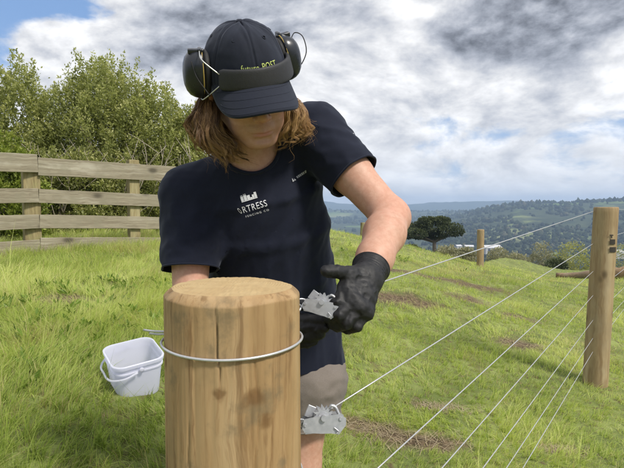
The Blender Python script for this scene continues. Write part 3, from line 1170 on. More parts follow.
# ------------------------------------------------------------------ hedge and trees
def build_shrub(name, label, c, rx, ry, h, shoots, leafsize, mat, bark, cat='shrub', group=None, skirt=0.15, per=38, upright=0.75, seed=1, twigs=0, gap=0.42):
    global rng
    keep, rng = rng, np.random.default_rng(seed)
    gz = float(ground_z(c[0], c[1]))
    root = empty(name, (c[0], c[1], gz), label, cat, group)
    n = shoots
    # tips over a lumpy dome
    th = rng.uniform(0, 2 * np.pi, n)
    ph = np.arccos(rng.uniform(-0.15, 1.0, n))
    d = np.stack([np.sin(ph) * np.cos(th), np.sin(ph) * np.sin(th), np.cos(ph)], 1)
    lump = 0.80 + 0.42 * (fbm(d * 2.2 + seed * 7, 3, seed) - 0.5) * 2 * 0.62 + 0.2 * vnoise(d * 7 + seed, seed + 3) * (rng.uniform(size=n) < .6)
    depth = np.where(rng.uniform(size=n) < 0.62, rng.uniform(0.9, 1.04, n), rng.uniform(0.55, 0.95, n))
    R = np.array([rx, ry, h * (1 - skirt)])
    tip = d * R * (lump * depth)[:, None]
    tip[:, 2] = np.maximum(tip[:, 2], -0.1 * h) + h * skirt
    # holes through the crown
    hole = fbm(tip * 0.9 / max(rx, 1) * 2.2 + 9 + seed, 3, seed + 5)
    ok = hole > gap - 0.08
    tip, d = tip[ok], d[ok]
    n = len(tip)
    L = rng.uniform(0.45, 1.0, n) * min(rx, h) * 0.42
    dirv = d * (1 - upright) + np.array([0, 0, upright]) + rng.normal(0, 0.16, (n, 3))
    dirv /= np.linalg.norm(dirv, axis=1)[:, None]
    base = tip - dirv * L[:, None]
    ts = rng.uniform(0.0, 1.0, (n, per)) ** 0.8
    bend = rng.normal(0, 0.05, (n, 1, 3)) * L[:, None, None]
    P = base[:, None] + dirv[:, None] * (ts * L[:, None])[..., None] + bend * np.sin(ts * np.pi)[..., None]
    rad = 0.13 * (1.05 - ts) + 0.012
    P = P + rng.normal(0, 1, P.shape) * rad[..., None] * 0.5
    D = dirv[:, None] * 0.6 + rng.normal(0, 0.6, P.shape)
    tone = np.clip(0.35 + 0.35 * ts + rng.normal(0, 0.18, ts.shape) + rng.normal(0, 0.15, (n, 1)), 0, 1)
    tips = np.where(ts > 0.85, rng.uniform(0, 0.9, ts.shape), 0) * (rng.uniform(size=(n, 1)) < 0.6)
    P = P.reshape(-1, 3) + np.array([c[0], c[1], gz])
    m = P[:, 2] > gz + 0.02
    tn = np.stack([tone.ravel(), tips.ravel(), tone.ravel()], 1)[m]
    P = P[m]
    k = len(P)
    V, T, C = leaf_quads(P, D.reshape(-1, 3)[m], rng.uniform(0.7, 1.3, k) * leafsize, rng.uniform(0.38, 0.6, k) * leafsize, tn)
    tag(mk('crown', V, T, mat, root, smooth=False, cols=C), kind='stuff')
    # stems: forks from the ground into the crown
    mb = MB()
    for s in range(max(5, int(shoots / 90))):
        a = rng.uniform(0, 2 * np.pi)
        b0 = np.array([math.cos(a) * rx * 0.25 * rng.uniform(), math.sin(a) * ry * 0.25 * rng.uniform(), -0.05])
        e = tip[rng.integers(n)] * np.array([1, 1, 0.93])
        mid = b0 * 0.6 + e * 0.4 + np.array([0, 0, 0.12 * h])
        pts = spline([b0, mid, e], 7) + rng.normal(0, 0.012, (7, 3)) + np.array([c[0], c[1], gz])
        mb.tube(pts, np.linspace(0.035, 0.005, 7) * (0.5 + h / 5), 5)
    tag(mb.obj('stems', bark, root), kind='stuff')
    if twigs:
        mb = MB()
        for s in range(twigs):
            x0 = rng.uniform(-0.55, 0.75) * rx
            b0 = np.array([x0, -ry * rng.uniform(0.6, 1.0), rng.uniform(0.1, 0.9)])
            e = b0 + np.array([rng.normal(0.15, 0.35), rng.normal(-0.1, 0.15), rng.uniform(0.4, 1.1)])
            pts = spline([b0, (b0 + e) / 2 + rng.normal(0, 0.09, 3), e], 6) + np.array([c[0], c[1], gz])
            mb.tube(pts, np.linspace(0.008, 0.003, 6), 4)
            for q in range(3):
                s0 = pts[rng.integers(1, 5)]
                e2 = s0 + np.array([rng.normal(0, 0.25), rng.normal(0, 0.1), rng.uniform(0.15, 0.5)])
                mb.tube(spline([s0, (s0 + e2) / 2 + rng.normal(0, 0.03, 3), e2], 4), np.linspace(0.006, 0.0025, 4), 4)
        tag(mb.obj('bare_twigs', mat_simple('dead_twig', (0.36, 0.31, 0.25), 0.85), root), kind='stuff')
    rng = keep
    return root


def build_hedge():
    bark = mat_simple('shrub_bark', (0.16, 0.13, 0.10), 0.9, 0.3, 20)
    M['bark'] = bark
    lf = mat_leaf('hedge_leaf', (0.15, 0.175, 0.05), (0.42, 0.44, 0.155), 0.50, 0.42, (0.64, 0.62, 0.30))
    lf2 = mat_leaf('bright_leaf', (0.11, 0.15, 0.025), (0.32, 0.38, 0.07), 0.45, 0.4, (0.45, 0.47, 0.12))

    def spot(px, Y):
        p = at(px, 208, Y)
        return (p[0], p[1])
    build_shrub('hedge_shrub', 'tallest feathery green shrub with domed top behind the board fence', spot(112, 9.6), 1.72, 1.2, 3.80, 2600, 0.056, lf, bark, seed=3, twigs=24, gap=.40)
    build_shrub('hedge_shrub', 'rounded green shrub at the left edge behind the domed one', spot(18, 9.9), 1.4, 1.1, 3.45, 1500, 0.062, lf, bark, seed=4, twigs=4, gap=.38)
    build_shrub('hedge_shrub', 'lower loose green shrub just left of the man behind the fence', spot(184, 9.9), 0.80, 1.0, 2.75, 850, 0.060, lf, bark, seed=6, twigs=6, gap=0.42)
    build_shrub('hedge_shrub', 'bright yellow-green bush in the left corner close behind the fence', spot(-6, 7.4), 0.95, 0.65, 2.02, 620, 0.066, lf2, bark, seed=9, upright=0.5)
    build_shrub('hedge_shrub', 'low green bush filling the gap under the domed shrub', spot(66, 8.6), 1.1, 0.5, 1.65, 560, 0.058, lf, bark, seed=12, upright=0.5)
    build_shrub('hedge_shrub', 'shadowy low bush behind the right-hand rails by the sleeve', spot(158, 9.0), 1.0, 0.5, 1.35, 420, 0.058, lf, bark, seed=15, upright=0.5)


def crown_tree(name, label, c, zbase, trunk_h, blobs, leaves, size, mat, bark, cat='tree', seed=1, trunk_r=0.2, group=None):
    """a tree whose crown is a set of leaf clouds; blobs are (dx, dy, z, rx, ry, rz) above the base"""
    r = np.random.default_rng(seed)
    global rng
    keep, rng = rng, r
    root = empty(name, (c[0], c[1], zbase), label, cat, group)
    mb = MB()
    o = np.array([c[0], c[1], zbase])
    mb.tube(o + np.array([(0, 0, -0.5), (0.03, 0, trunk_h * .5), (0.0, 0.02, trunk_h)]), [trunk_r * 1.25, trunk_r, trunk_r * 0.8], 8)
    tot = sum(b[3] * b[4] for b in blobs)
    Ps, Ds, tn = [], [], []
    for dx, dy, z, rx, ry, rz in blobs:
        e = np.array([dx, dy, z - rz * 0.3])
        st = np.array([0, 0, trunk_h * 0.9])
        mb.tube(o + spline([st, st * 0.5 + e * 0.5 + np.array([0, 0, 0.08 * rx]), e], 6), np.linspace(trunk_r * 0.6, trunk_r * 0.12, 6), 5)
        k = int(leaves * rx * ry / tot)
        d = r.normal(size=(k, 3))
        d /= np.linalg.norm(d, axis=1)[:, None]
        rad = r.uniform(0.35, 1, k) ** 0.5 * (0.78 + 0.5 * (fbm(d * 2.5 + seed + dx, 3, seed) - 0.25))
        P = np.array([dx, dy, z]) + d * rad[:, None] * np.array([rx, ry, rz])
        clump = fbm(P * (2.2 / max(rx, .3)), 3, seed + 9)
        ok = clump > 0.40
        P, d = P[ok], d[ok]
        Ps.append(P)
        Ds.append(d + r.normal(0, 0.7, d.shape) + np.array([0, 0, 0.4]))
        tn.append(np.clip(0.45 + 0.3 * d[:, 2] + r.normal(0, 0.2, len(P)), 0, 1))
    mb.obj('trunk', bark, root)
    P = np.concatenate(Ps) + o
    D = np.concatenate(Ds)
    tn = np.concatenate(tn)
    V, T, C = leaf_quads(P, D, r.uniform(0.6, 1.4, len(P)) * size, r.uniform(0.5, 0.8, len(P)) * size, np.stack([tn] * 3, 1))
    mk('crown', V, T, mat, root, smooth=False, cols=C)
    rng = keep
    return root


def build_trees():
    bark = M['bark']
    dk = mat_leaf('cypress_leaf', (0.030, 0.044, 0.018), (0.11, 0.13, 0.05), 0.2, 0.6)
    pale = mat_leaf('scrub_leaf', (0.20, 0.195, 0.12), (0.40, 0.385, 0.25), 0.35, 0.6)
    yel = mat_leaf('willow_leaf', (0.22, 0.23, 0.06), (0.42, 0.42, 0.15), 0.4, 0.6)
    # flat-topped tree
    Y = 62
    s = Y / 480
    b = at(434, 262, Y)
    def bl(px, py, hw, hh, dy=0):
        p = at(px, py, Y)
        return (p[0] - b[0], dy, p[2] - b[2], hw * s, hw * s * 0.9, hh * s)
    crown_tree('flat_topped_tree', 'dark spreading flat-topped tree standing alone beyond the brow', (b[0], b[1]), b[2], at(434, 240, Y)[2] - b[2],
               [bl(434, 226, 17, 8.5), bl(422, 228, 13, 7, 1), bl(447, 229, 14, 7.5, -1), bl(456, 232, 9, 4.5), bl(440, 221, 12, 5), bl(415, 233, 12, 5.5, -1), bl(424, 236, 14, 4, 1),
                bl(409, 236, 7, 3), bl(436, 236, 13, 4, 0.5), bl(427, 221, 10, 4.5)], 20000, 0.22, dk, bark, seed=21, trunk_r=0.26)
    # scrub just past the brow, then trees lower on the slope
    spec = [
        (376, 253, 30, 9, 7, pale, 'grey-green scrub bush just past the brow beside the forearm'),
        (394, 252, 34, 12, 8, pale, 'pale scrub bush past the brow left of the flat-topped tree'),
        (412, 254, 30, 10, 6, dk, 'dark low scrub at the foot of the flat-topped tree, left side'),
        (447, 255, 32, 11, 6, pale, 'pale scrub at the foot of the flat-topped tree, right side'),
        (466, 257, 36, 10, 6, pale, 'pale scrub between the flat-topped tree and the short post'),
        (498, 262, 40, 13, 11, pale, 'pale feathery tree right of the short brown post'),
        (517, 266, 52, 14, 9, pale, 'pale bushy tree halfway between short post and stamped post'),
        (541, 262, 62, 13, 15, pale, 'taller pale tree left of the rounded yellow-green one'),
        (572, 263, 60, 20, 17, yel, 'rounded yellow-green tree just left of the stamped post'),
        (556, 270, 46, 12, 7, dk, 'dark low bush at the foot of the yellow-green tree'),
        (631, 260, 75, 26, 13, yel, 'yellow-green trees at the right edge beyond the log'),
    ]
    for k, (px, py, Y, hw, hh, mt, lab) in enumerate(spec):
        s = Y / 480
        hh *= 1.35
        p = at(px, py - 2.0, Y)
        gz = float(ground_z(p[0], p[1]))
        up = p[2] - gz
        bls = [(0, 0, up, hw * s, hw * s, hh * s), (hw * s * 0.45, 0.5, up - hh * s * 0.25, hw * s * 0.6, hw * s * 0.6, hh * s * 0.6), (-hw * s * 0.5, -0.4, up - hh * s * 0.2, hw * s * 0.55, hw * s * .5, hh * s * 0.62),
               (hw * s * .1, -.6, up - hh * s * .8, hw * s * .7, hw * s * .6, hh * s * .8)]
        crown_tree('scrub_tree', lab, (p[0], p[1]), gz, max(0.3, up - hh * s * 0.4), bls, 4200, 0.15 if Y < 45 else 0.22, mt, bark, seed=40 + k, trunk_r=0.09, group='trees and scrub beyond the brow')


def build_far_wood():
    r = np.random.default_rng(5)
    n = 26000
    rr = 260 * (3300 / 260) ** r.uniform(0, 1, n) ** 0.75
    az = np.radians(r.uniform(-9, 43, n))
    x, y = rr * np.sin(az), rr * np.cos(az)
    wood = n2(x, y, 1 / 210.0, 71, 4)
    thr = 0.49 - 0.10 * sstep(np.degrees(az), 14, 24)
    ok = (wood > thr) | (r.uniform(size=n) < 0.03)
    x, y, rr = x[ok][:13000], y[ok][:13000], rr[ok][:13000]
    Vs, Ts, Cs, off = [], [], [], 0
    for sub_, sel in ((2, rr < 750), (1, rr >= 750)):
        bm = bmesh.new()
        bmesh.ops.create_icosphere(bm, subdivisions=sub_, radius=1)
        bv = np.array([v.co[:] for v in bm.verts])
        bm.verts.index_update()
        bf = np.array([[v.index for v in f.verts] for f in bm.faces])
        bm.free()
        X, Y, q = x[sel], y[sel], rr[sel]
        n = len(X)
        s = np.minimum(np.exp(r.normal(1.35, 0.35, n)), 6.5) * (0.75 + 0.45 * sstep(q, 300, 2000))
        B = bv[None] * s[:, None, None] * np.stack([r.uniform(0.7, 1.2, n), np.ones(n), r.uniform(0.6, 1.6, n)], 1)[:, None]
        B = B * (0.55 + 0.9 * vnoise(B * 0.35 + np.arange(n)[:, None, None] * 3.1, 73))[..., None]
        B = B + np.stack([X, Y, ground_z(X, Y) + s * 0.5], 1)[:, None]
        Vs.append(B.reshape(-1, 3))
        Ts.append((np.arange(n)[:, None, None] * len(bv) + bf[None]).reshape(-1, 3) + off)
        off += n * len(bv)
        tone = np.clip(r.normal(0.4, 0.28, n), 0, 1)
        Cs.append(np.repeat(np.stack([tone, (r.uniform(size=n) < .15) * r.uniform(0, 1, n), tone], 1), len(bv), 0))
    Vs, T, C = np.concatenate(Vs), np.concatenate(Ts), np.concatenate(Cs)
    m, t = new_mat('far_canopy')
    tint = t.node('ShaderNodeSeparateColor', {'Color': t.node('ShaderNodeVertexColor', layer_name='tint').outputs[0]})
    g = t.node('ShaderNodeNewGeometry').outputs['Position']
    nn = t.noise(g, 0.6, 4, 0.7)
    c = t.mix(tint.outputs[0], (0.018, 0.030, 0.012), (0.065, 0.085, 0.030))
    c = t.mix(tint.outputs[1], c, (0.15, 0.14, 0.075))
    c = t.mix(t.smooth(nn, 0.35, 0.7), t.mix(1.0, c, (0.45, 0.45, 0.45), 'MULTIPLY'), c)
    finish(m, t, c, 0.9, nn, 1.0, 1.0, spec=0.1)
    o = mk('far_wood', Vs, T, m, cols=C)
    tag(o, 'dark blue-green woodland across the far valley and hillside', 'woodland', kind='stuff')


def build_sheds():
    wall = mat_simple('shed_wall', (0.40, 0.40, 0.39), 0.6, 0.08, 0.5)
    roof = mat_simple('shed_roof', (0.52, 0.52, 0.53), 0.6, 0.08, 0.4)
    dark = mat_simple('shed_opening', (0.05, 0.05, 0.055), 0.6, 0.1, 1)
    for px, py, Y, w, d, h, rot, lab in (
            (491, 247.5, 620, 24, 13, 5.0, 0.25, 'long pale farm shed in the valley just right of the short post'),
            (469, 246.5, 640, 11, 8, 4.0, -0.2, 'small white building in the valley left of the short post'),
            (458, 246, 700, 9, 7, 4.0, 0.4, 'small white building in the valley under the flat-topped tree'),
            (612, 252, 560, 24, 10, 4.5, 0.1, 'long white shed in the valley just right of the stamped post')):
        p = at(px, py, Y)
        z = float(ground_z(p[0], p[1]))
        z = max(z, p[2] - h)
        root = empty('farm_shed', (p[0], p[1], z), lab, 'shed', 'farm buildings in the valley')
        R = frame((0, 0, 1), (math.cos(rot), math.sin(rot), 0))
        o = np.array([p[0], p[1], z])
        mb = MB()
        mb.box(o + np.array([0, 0, h / 2 - 1.5]), (w, d, h + 3), R)
        mb.obj('walls', wall, root, smooth=False)
        mb = MB()
        q = [(-w / 2 - .4, -d / 2 - .5, h), (w / 2 + .4, -d / 2 - .5, h), (w / 2 + .4, 0, h + d * .24), (-w / 2 - .4, 0, h + d * .24), (-w / 2 - .4, d / 2 + .5, h), (w / 2 + .4, d / 2 + .5, h)]
        q = np.array(q + [(a, b, c + .25) for a, b, c in q]) @ R.T + o
        mb.add(q, [(0, 1, 2, 3), (3, 2, 5, 4), (6, 9, 8, 7), (9, 10, 11, 8), (0, 6, 7, 1), (4, 5, 11, 10), (0, 3, 9, 6), (3, 4, 10, 9), (1, 7, 8, 2), (2, 8, 11, 5)])
        mb.obj('roof', roof, root, smooth=False)
        for i in range(3 if w > 15 else 1):
            mb = MB()
            mb.box(o + R @ np.array([(-w * 0.3 + i * w * 0.3) if w > 15 else 0, -d / 2 - 0.06, h * 0.42]), (w * 0.13, 0.1, h * 0.8), R)
            mb.obj('door', dark, root, smooth=False)


def build_haze():
    m = bpy.data.materials.new('haze_air')
    m.use_nodes = True
    t = NT(m.node_tree)
    m.node_tree.nodes.clear()
    v = t.node('ShaderNodeVolumePrincipled', {'Color': (0.52, 0.71, 1.0, 1), 'Density': 2.7e-4, 'Anisotropy': 0.0})
    t.node('ShaderNodeOutputMaterial', {'Volume': v.outputs[0]})
    mb = MB()
    mb.box((0, 0, 5), (13200, 13200, 290))
    o = mb.obj('haze', m, smooth=False)
    tag(o, 'thin blue haze filling the valley air', 'haze', kind='stuff')


# ------------------------------------------------------------------ bucket
def build_bucket():
    c = ray_ground(133, 388)
    c = c + np.array([0.0, 0.03, -0.012])
    KEEP_OUT.append((c[0], c[1] - 0.005, 0.135))
    m, t = new_mat('milky_plastic')
    oc = t.node('ShaderNodeTexCoord').outputs['Object']
    n = t.noise(oc, 14, 4, 0.6)
    col = t.mix(n, (0.78, 0.79, 0.87), (0.86, 0.87, 0.93))
    p = t.node('ShaderNodeBsdfPrincipled', {'Base Color': col, 'Roughness': 0.36, 'Specular IOR Level': 0.45})
    tr = t.node('ShaderNodeBsdfTranslucent', {'Color': (0.86, 0.87, 0.97, 1)})
    mx = t.node('ShaderNodeMixShader', {0: 0.58, 1: p.outputs[0], 2: tr.outputs[0]})
    t.node('ShaderNodeOutputMaterial', {'Surface': mx.outputs[0]})
    root = empty('plastic_pail', tuple(c), 'square white translucent plastic pail sitting in the grass', 'bucket')
    R = np.array(Matrix.Rotation(math.radians(13), 3, 'X') @ Matrix.Rotation(math.radians(3), 3, 'Y') @ Matrix.Rotation(math.radians(36), 3, 'Z'))

    def ring(half, z, rc=0.05, n=7):
        pts = []
        for qx, qy, a0 in ((1, 1, 0), (-1, 1, 90), (-1, -1, 180), (1, -1, 270)):
            for k in range(n):
                a = math.radians(a0 + 90 * k / (n - 1))
                pts.append((qx * (half - rc) + rc * math.cos(a), qy * (half - rc) + rc * math.sin(a), z))
        return pts
    H = 0.195
    prof = [(0.090, 0.0), (0.096, 0.004), (0.108, H * 0.70), (0.109, H * 0.76), (0.1135, H * 0.765), (0.1135, H * 0.80), (0.110, H * 0.81), (0.111, H * 0.90), (0.1165, H * 0.905), (0.1185, H * 0.99), (0.1165, H),
            (0.112, H), (0.110, H * 0.95), (0.106, H * 0.7), (0.093, 0.006)]
    V = []
    for hf, z in prof:
        V += ring(hf, z)
    k = 28
    F = [(i * k + j, i * k + (j + 1) % k, (i + 1) * k + (j + 1) % k, (i + 1) * k + j) for i in range(len(prof) - 1) for j in range(k)]
    F.append(list(range(k - 1, -1, -1)))
    F.append([(len(prof) - 1) * k + j for j in range(k)])
    W = np.array(V) @ R.T + c
    auto_smooth(mk('shell', W, F, m, root), 40)
    # bail handle hanging down the front
    mb = MB()
    a = np.linspace(0, np.pi, 26)
    hp = np.stack([-0.128 * np.cos(a) , -0.128 * np.sin(a) * 1.0, H * 0.84 - 0.045 * np.sin(a)], 1)
    hp[:, 0] = np.sign(hp[:, 0]) * np.minimum(np.abs(hp[:, 0]) * 1.12, 0.126)
    hp[:, 1] = np.maximum(hp[:, 1] * 1.2, -0.133)
    hp = spline(hp[::3], 40)
    Rz = np.array(Matrix.Rotation(math.radians(-90), 3, 'Z'))
    mb.tube(hp @ Rz.T @ R.T + c, 0.0048, 8)
    mb.obj('handle', m, root)
    for s in (-1, 1):
        mb = MB()
        mb.lathe([(0.002, -0.004), (0.011, -0.004), (0.011, 0.004), (0.002, 0.004)], 14, R @ frame((0, 1, 0)), c + R @ np.array([0, s * 0.121, H * 0.84]))
        mb.obj('handle_lug', m, root)


# ------------------------------------------------------------------ wires and ratchet strainers
def build_wires():
    galv = mat_simple('galvanised_wire', (0.52, 0.52, 0.53), 0.42, 0.1, 60, metal=0.55)
    M['galv'] = galv
    names = ['top', 'second', 'third', 'fourth', 'fifth', 'sixth', 'lowest']
    Yp = 3.30
    spec = [((323, 302, 0.885), 209.5, 0), ((326, 412, 0.880), 240, 0), ((378, 468, 0.937), 266, 1), ((442, 468, 1.175), 288.6, 1), ((483, 468, 1.40), 312, 1), ((506.5, 468, 1.574), 329, 1), ((523, 468, 1.73), 341.5, 1)]
    for i, (a, py, ext) in enumerate(spec):
        A, B = at(*a), at(599, py, Yp)
        d = B - A
        if ext:
            A = A - d * ((A[1] - 0.79) / d[1])
        E = B + d / np.linalg.norm(d) * 9.0
        E[2] = E[2] - 0.5
        pts = [A + (B - A) * s for s in np.linspace(0, 1, 12)] + [B + (E - B) * s for s in np.linspace(0.08, 1, 10)]
        pts = np.array(pts)
        mb = MB()
        mb.tube(pts, 0.00165, 6)
        o = mb.obj('fence_wire', galv, loc=tuple(A))
        lab = {0: 'topmost fence wire running from the gloved hand to the stamped post', 1: 'second fence wire from the top, pulled by the lower ratchet strainer', 6: 'lowest fence wire close above the grass'}.get(i, names[i] + ' fence wire counting down from the topmost')
        tag(o, lab, 'wire', 'fence wires')


def build_tie_wire():
    galv = M['galv']
    zc = at(234, 359, POST_C[1] - POST_R)[2]
    ang = np.linspace(-np.pi, np.pi, 72)
    r = POST_R * (1 + 0.035 * (POST_C[2] - zc)) + 0.0035
    r = r * (1 + 0.012 * np.cos(2 * ang + 0.7) + 0.009 * np.cos(3 * ang + 2))
    ring = np.stack([POST_C[0] + r * np.cos(ang), POST_C[1] + r * np.sin(ang), zc - 0.003 * np.sin(ang) + 0.003 * np.cos(2 * ang)], 1)
    ring[:, 2] += np.linspace(-0.003, 0.003, 72)
    root = empty('tie_wire', (POST_C[0] - POST_R, POST_C[1], zc), 'galvanised wire loop tied round the thick strainer post', 'wire loop')
    mb = MB()
    mb.tube(ring, 0.0021, 8)
    mb.obj('loop', galv, root)
    # loose doubled tail sticking out on the left
    b = at(168, 334, 0.80)
    for k, (py, dz) in enumerate(((330, 0), (333.5, 0.0))):
        e = at(144 + 6 * k, py, 0.84)
        mid = (b + e) / 2 + np.array([0, 0.0, 0.001 - 0.002 * k])
        s = b + np.array([0.01, 0.02, -0.001 - 0.003 * k])
        mb = MB()
        mb.tube(spline([s, mid, e], 12), 0.0021, 8)
        mb.obj('tail', galv, root)
    # link from the loop to the held strainer
    mb = MB()
    s = np.array([POST_C[0] + 0.06, POST_C[1] + POST_R * 0.86, zc])
    e = at(304, 303, 0.885)
    mb.tube(spline([s, (s + e) / 2 + np.array([0.012, 0.01, 0.0]), e], 14), 0.0021, 8)
    mb.obj('link', galv, root)


def build_strainer(c, xdir, side, sc_, label, seed):
    """a ratchet wire strainer: channel frame, toothed wheel, spool, pawl and hook. x along the wire, z up, y away from the viewer"""
    zinc = M['zinc']
    x = np.asarray(xdir, float)
    x /= np.linalg.norm(x)
    y = np.asarray(side, float)
    y = y - x * (x @ y)
    y /= np.linalg.norm(y)
    z = np.cross(x, y)
    R = np.stack([x, y, z], 1)
    c = np.asarray(c, float)
    root = empty('wire_strainer', tuple(c), label, 'strainer', 'ratchet wire strainers')

    def put(mb, name, smooth=True):
        V = np.array(mb.v) * sc_ @ R.T + c
        return auto_smooth(mk(name, V, mb.f, zinc, root, smooth), 30)
    # folded frame: two side plates and a floor
    out = [(-0.040, -0.004), (-0.036, 0.012), (-0.012, 0.015), (0.030, 0.016), (0.041, 0.008), (0.040, -0.004), (0.026, -0.019), (0.012, -0.016), (-0.006, -0.015), (-0.036, -0.011)]
    mb = MB()
    t = 0.0022
    for yy in (-0.013, 0.013):
        V = [(a, yy - t / 2, b) for a, b in out] + [(a, yy + t / 2, b) for a, b in out]
        n = len(out)
        F = [list(range(n)), list(range(2 * n - 1, n - 1, -1))] + [(i, i + n, (i + 1) % n + n, (i + 1) % n) for i in range(n)]
        mb.add(V, F)
    mb.box((-0.018, 0, -0.0125), (0.034, 0.027, t))
    put(mb, 'frame_channel', False)
    # spool and toothed wheels
    ax = frame((0, 1, 0), (1, 0, 0))
    mb = MB()
    mb.lathe([(0.0055, -0.02), (0.0055, -0.012), (0.010, -0.012), (0.010, -0.009), (0.0062, -0.008), (0.0062, 0.008), (0.010, 0.009), (0.010, 0.012), (0.0055, 0.012), (0.0055, 0.02)], 20, ax, (0.0, 0, 0.012))
    put(mb, 'spool')
    for yy in (-0.009, 0.009):
        mb = MB()
        n = 12
        prof = []
        for k in range(n):
            a = 2 * math.pi * k / n
            prof.append((0.0205 * math.cos(a), 0.0205 * math.sin(a)))
            prof.append((0.0135 * math.cos(a + 0.12), 0.0135 * math.sin(a + 0.12)))
        V = [(a, yy - 0.0014, b + 0.012) for a, b in prof] + [(a, yy + 0.0014, b + 0.012) for a, b in prof]
        m = len(prof)
        mb.add(V, [list(range(m)), list(range(2 * m - 1, m - 1, -1))] + [(i, i + m, (i + 1) % m + m, (i + 1) % m) for i in range(m)])
        put(mb, 'ratchet_wheel', False)
    # wound wire on the spool
    mb = MB()
    a = np.linspace(0, 2 * np.pi * 4, 90)
    mb.tube(np.stack([0.0085 * np.cos(a), np.linspace(-0.006, 0.006, 90), 0.012 + 0.0085 * np.sin(a)], 1), 0.0015, 6)
    put(mb, 'wound_wire')
    # pawl
    mb = MB()
    mb.tube(spline([(0.030, -0.004, 0.012), (0.024, -0.004, 0.027), (0.016, -0.004, 0.030), (0.0125, -0.004, 0.026)], 10), [0.0030] * 7 + [0.0026, 0.002, 0.0014], 8)
    mb.tube([(0.031, -0.017, 0.008), (0.031, 0.017, 0.008)], 0.0032, 10)
    put(mb, 'pawl')
    mb = MB()
    mb.tube([(-0.034, -0.017, 0.002), (-0.034, 0.017, 0.002)], 0.0026, 10)
    put(mb, 'pin')
    # split pin and bent tab on the near plate
    mb = MB()
    mb.tube(spline([(0.018, -0.016, -0.006), (0.023, -0.0175, -0.010), (0.026, -0.0175, -0.014), (0.021, -0.0175, -0.016)], 9), 0.0014, 6)
    put(mb, 'split_pin')
    mb = MB()
    a = np.linspace(0, 2 * np.pi, 22)
    mb.tube(np.stack([-0.043 + 0.011 * np.cos(a), 0.004 * np.sin(2 * a), 0.002 + 0.0075 * np.sin(a)], 1), 0.0019, 7, caps=False)
    put(mb, 'hook_link')
    # raised handle tab
    mb = MB()
    mb.box((-0.022, 0.004, 0.021), (0.016, 0.003, 0.022), np.array(Matrix.Rotation(0.45, 3, 'Y')), 0.001)
    put(mb, 'lever_tab', False)
    return root


def build_strainers():
    m, t = new_mat('zinc_plate')
    oc = t.node('ShaderNodeTexCoord').outputs['Object']
    n = t.noise(oc, 120, 4, 0.6)
    finish(m, t, t.mix(n, (0.36, 0.37, 0.39), (0.52, 0.53, 0.55)), t.lin(n, 0.3, 0.7, 0.35, 0.55), n, 0.15, 0.0004, metal=0.6)
    M['zinc'] = m
    a, b = at(305, 305, 0.885), at(338, 312, 0.875)
    build_strainer((a + b) / 2 + np.array([0, 0, 0.002]), b - a, (0.15, 1, -0.15), 0.86, 'zinc ratchet wire strainer held in the black glove', 1)
    a, b = at(300, 425, 0.875), at(346, 421, 0.885)
    build_strainer((a + b) / 2, b - a, (0.1, 1, -0.2), 1.02, 'zinc ratchet wire strainer hanging lower, in front of the shorts', 2)
    # tie wire for the lower one, round the post below
    galv = M['galv']
    zc = at(300, 426, 0.86)[2]
    ang = np.linspace(-np.pi, np.pi, 60)
    r = POST_R * (1 + 0.035 * (POST_C[2] - zc)) + 0.0045
    r = r * (1 + 0.012 * np.cos(2 * ang + 0.7) + 0.009 * np.cos(3 * ang + 2))
    mb = MB()
    mb.tube(np.stack([POST_C[0] + r * np.cos(ang), POST_C[1] + r * np.sin(ang), zc - 0.03 + 0.018 * np.sin(ang)], 1), 0.0021, 8)
    s = np.array([POST_C[0] + 0.06, POST_C[1] + POST_R * 0.88, zc - 0.012])
    mb.tube(spline([s, (s + a) / 2 + np.array([0.01, 0.01, 0]), a], 12), 0.0021, 8)
    o = mb.obj('tie_wire', galv, loc=(POST_C[0], POST_C[1], zc))
    tag(o, 'lower wire tie linking the bottom ratchet strainer to the thick post', 'wire loop')

# ------------------------------------------------------------------ the man
H0 = at(248.0, 90.0, 1.125)
HR = np.array(Matrix.Rotation(math.radians(25.0), 3, 'Z') @ Matrix.Rotation(math.radians(29.5), 3, 'X') @ Matrix.Rotation(math.radians(-14.5), 3, 'Y'))


def hw(p):
    """head-local metres (x to his left, -y the way he faces, z up) to world"""
    return np.asarray(p, float) @ HR.T + H0


sL, eL, wL = at(315, 134, 1.28), at(391, 217, 1.15), at(366.5, 279, 0.945)
sR, eR, wR = at(192, 196, 1.27), at(190, 303, 1.19), at(258, 322, 1.00)
NB = at(250, 152, 1.265)
hipL, kneeL, ankL = np.array([-0.015, 1.42, 0.86]), np.array([-0.035, 1.375, 0.49]), np.array([-0.03, 1.47, 0.13])
hipR, kneeR, ankR = np.array([-0.205, 1.43, 0.86]), np.array([-0.235, 1.40, 0.49]), np.array([-0.25, 1.50, 0.13])
XS = (sL - sR) / np.linalg.norm(sL - sR)
X0 = np.array([1.0, 0, 0])
SPINE = [np.array([-0.112, 1.435, 0.78]), np.array([-0.112, 1.42, 0.92]), np.array([-0.115, 1.385, 1.06]), np.array([-0.128, 1.345, 1.19]), np.array([-0.142, 1.305, 1.29]), np.array([-0.150, 1.285, 1.36])]


def torso(grow, drape=0.0):
    rx = [0.172, 0.158, 0.152, 0.160, 0.150, 0.095]
    ry = [0.122, 0.112, 0.108, 0.116, 0.098, 0.075]
    xd = [X0, X0, X0 * 0.9 + XS * 0.1, X0 * 0.6 + XS * 0.4, XS, XS]
    g = [grow + drape, grow + drape * 0.8, grow + drape * 0.4, grow, grow, grow]
    return loft([(SPINE[i], rx[i] + g[i], ry[i] + g[i], xd[i]) for i in range(6)])


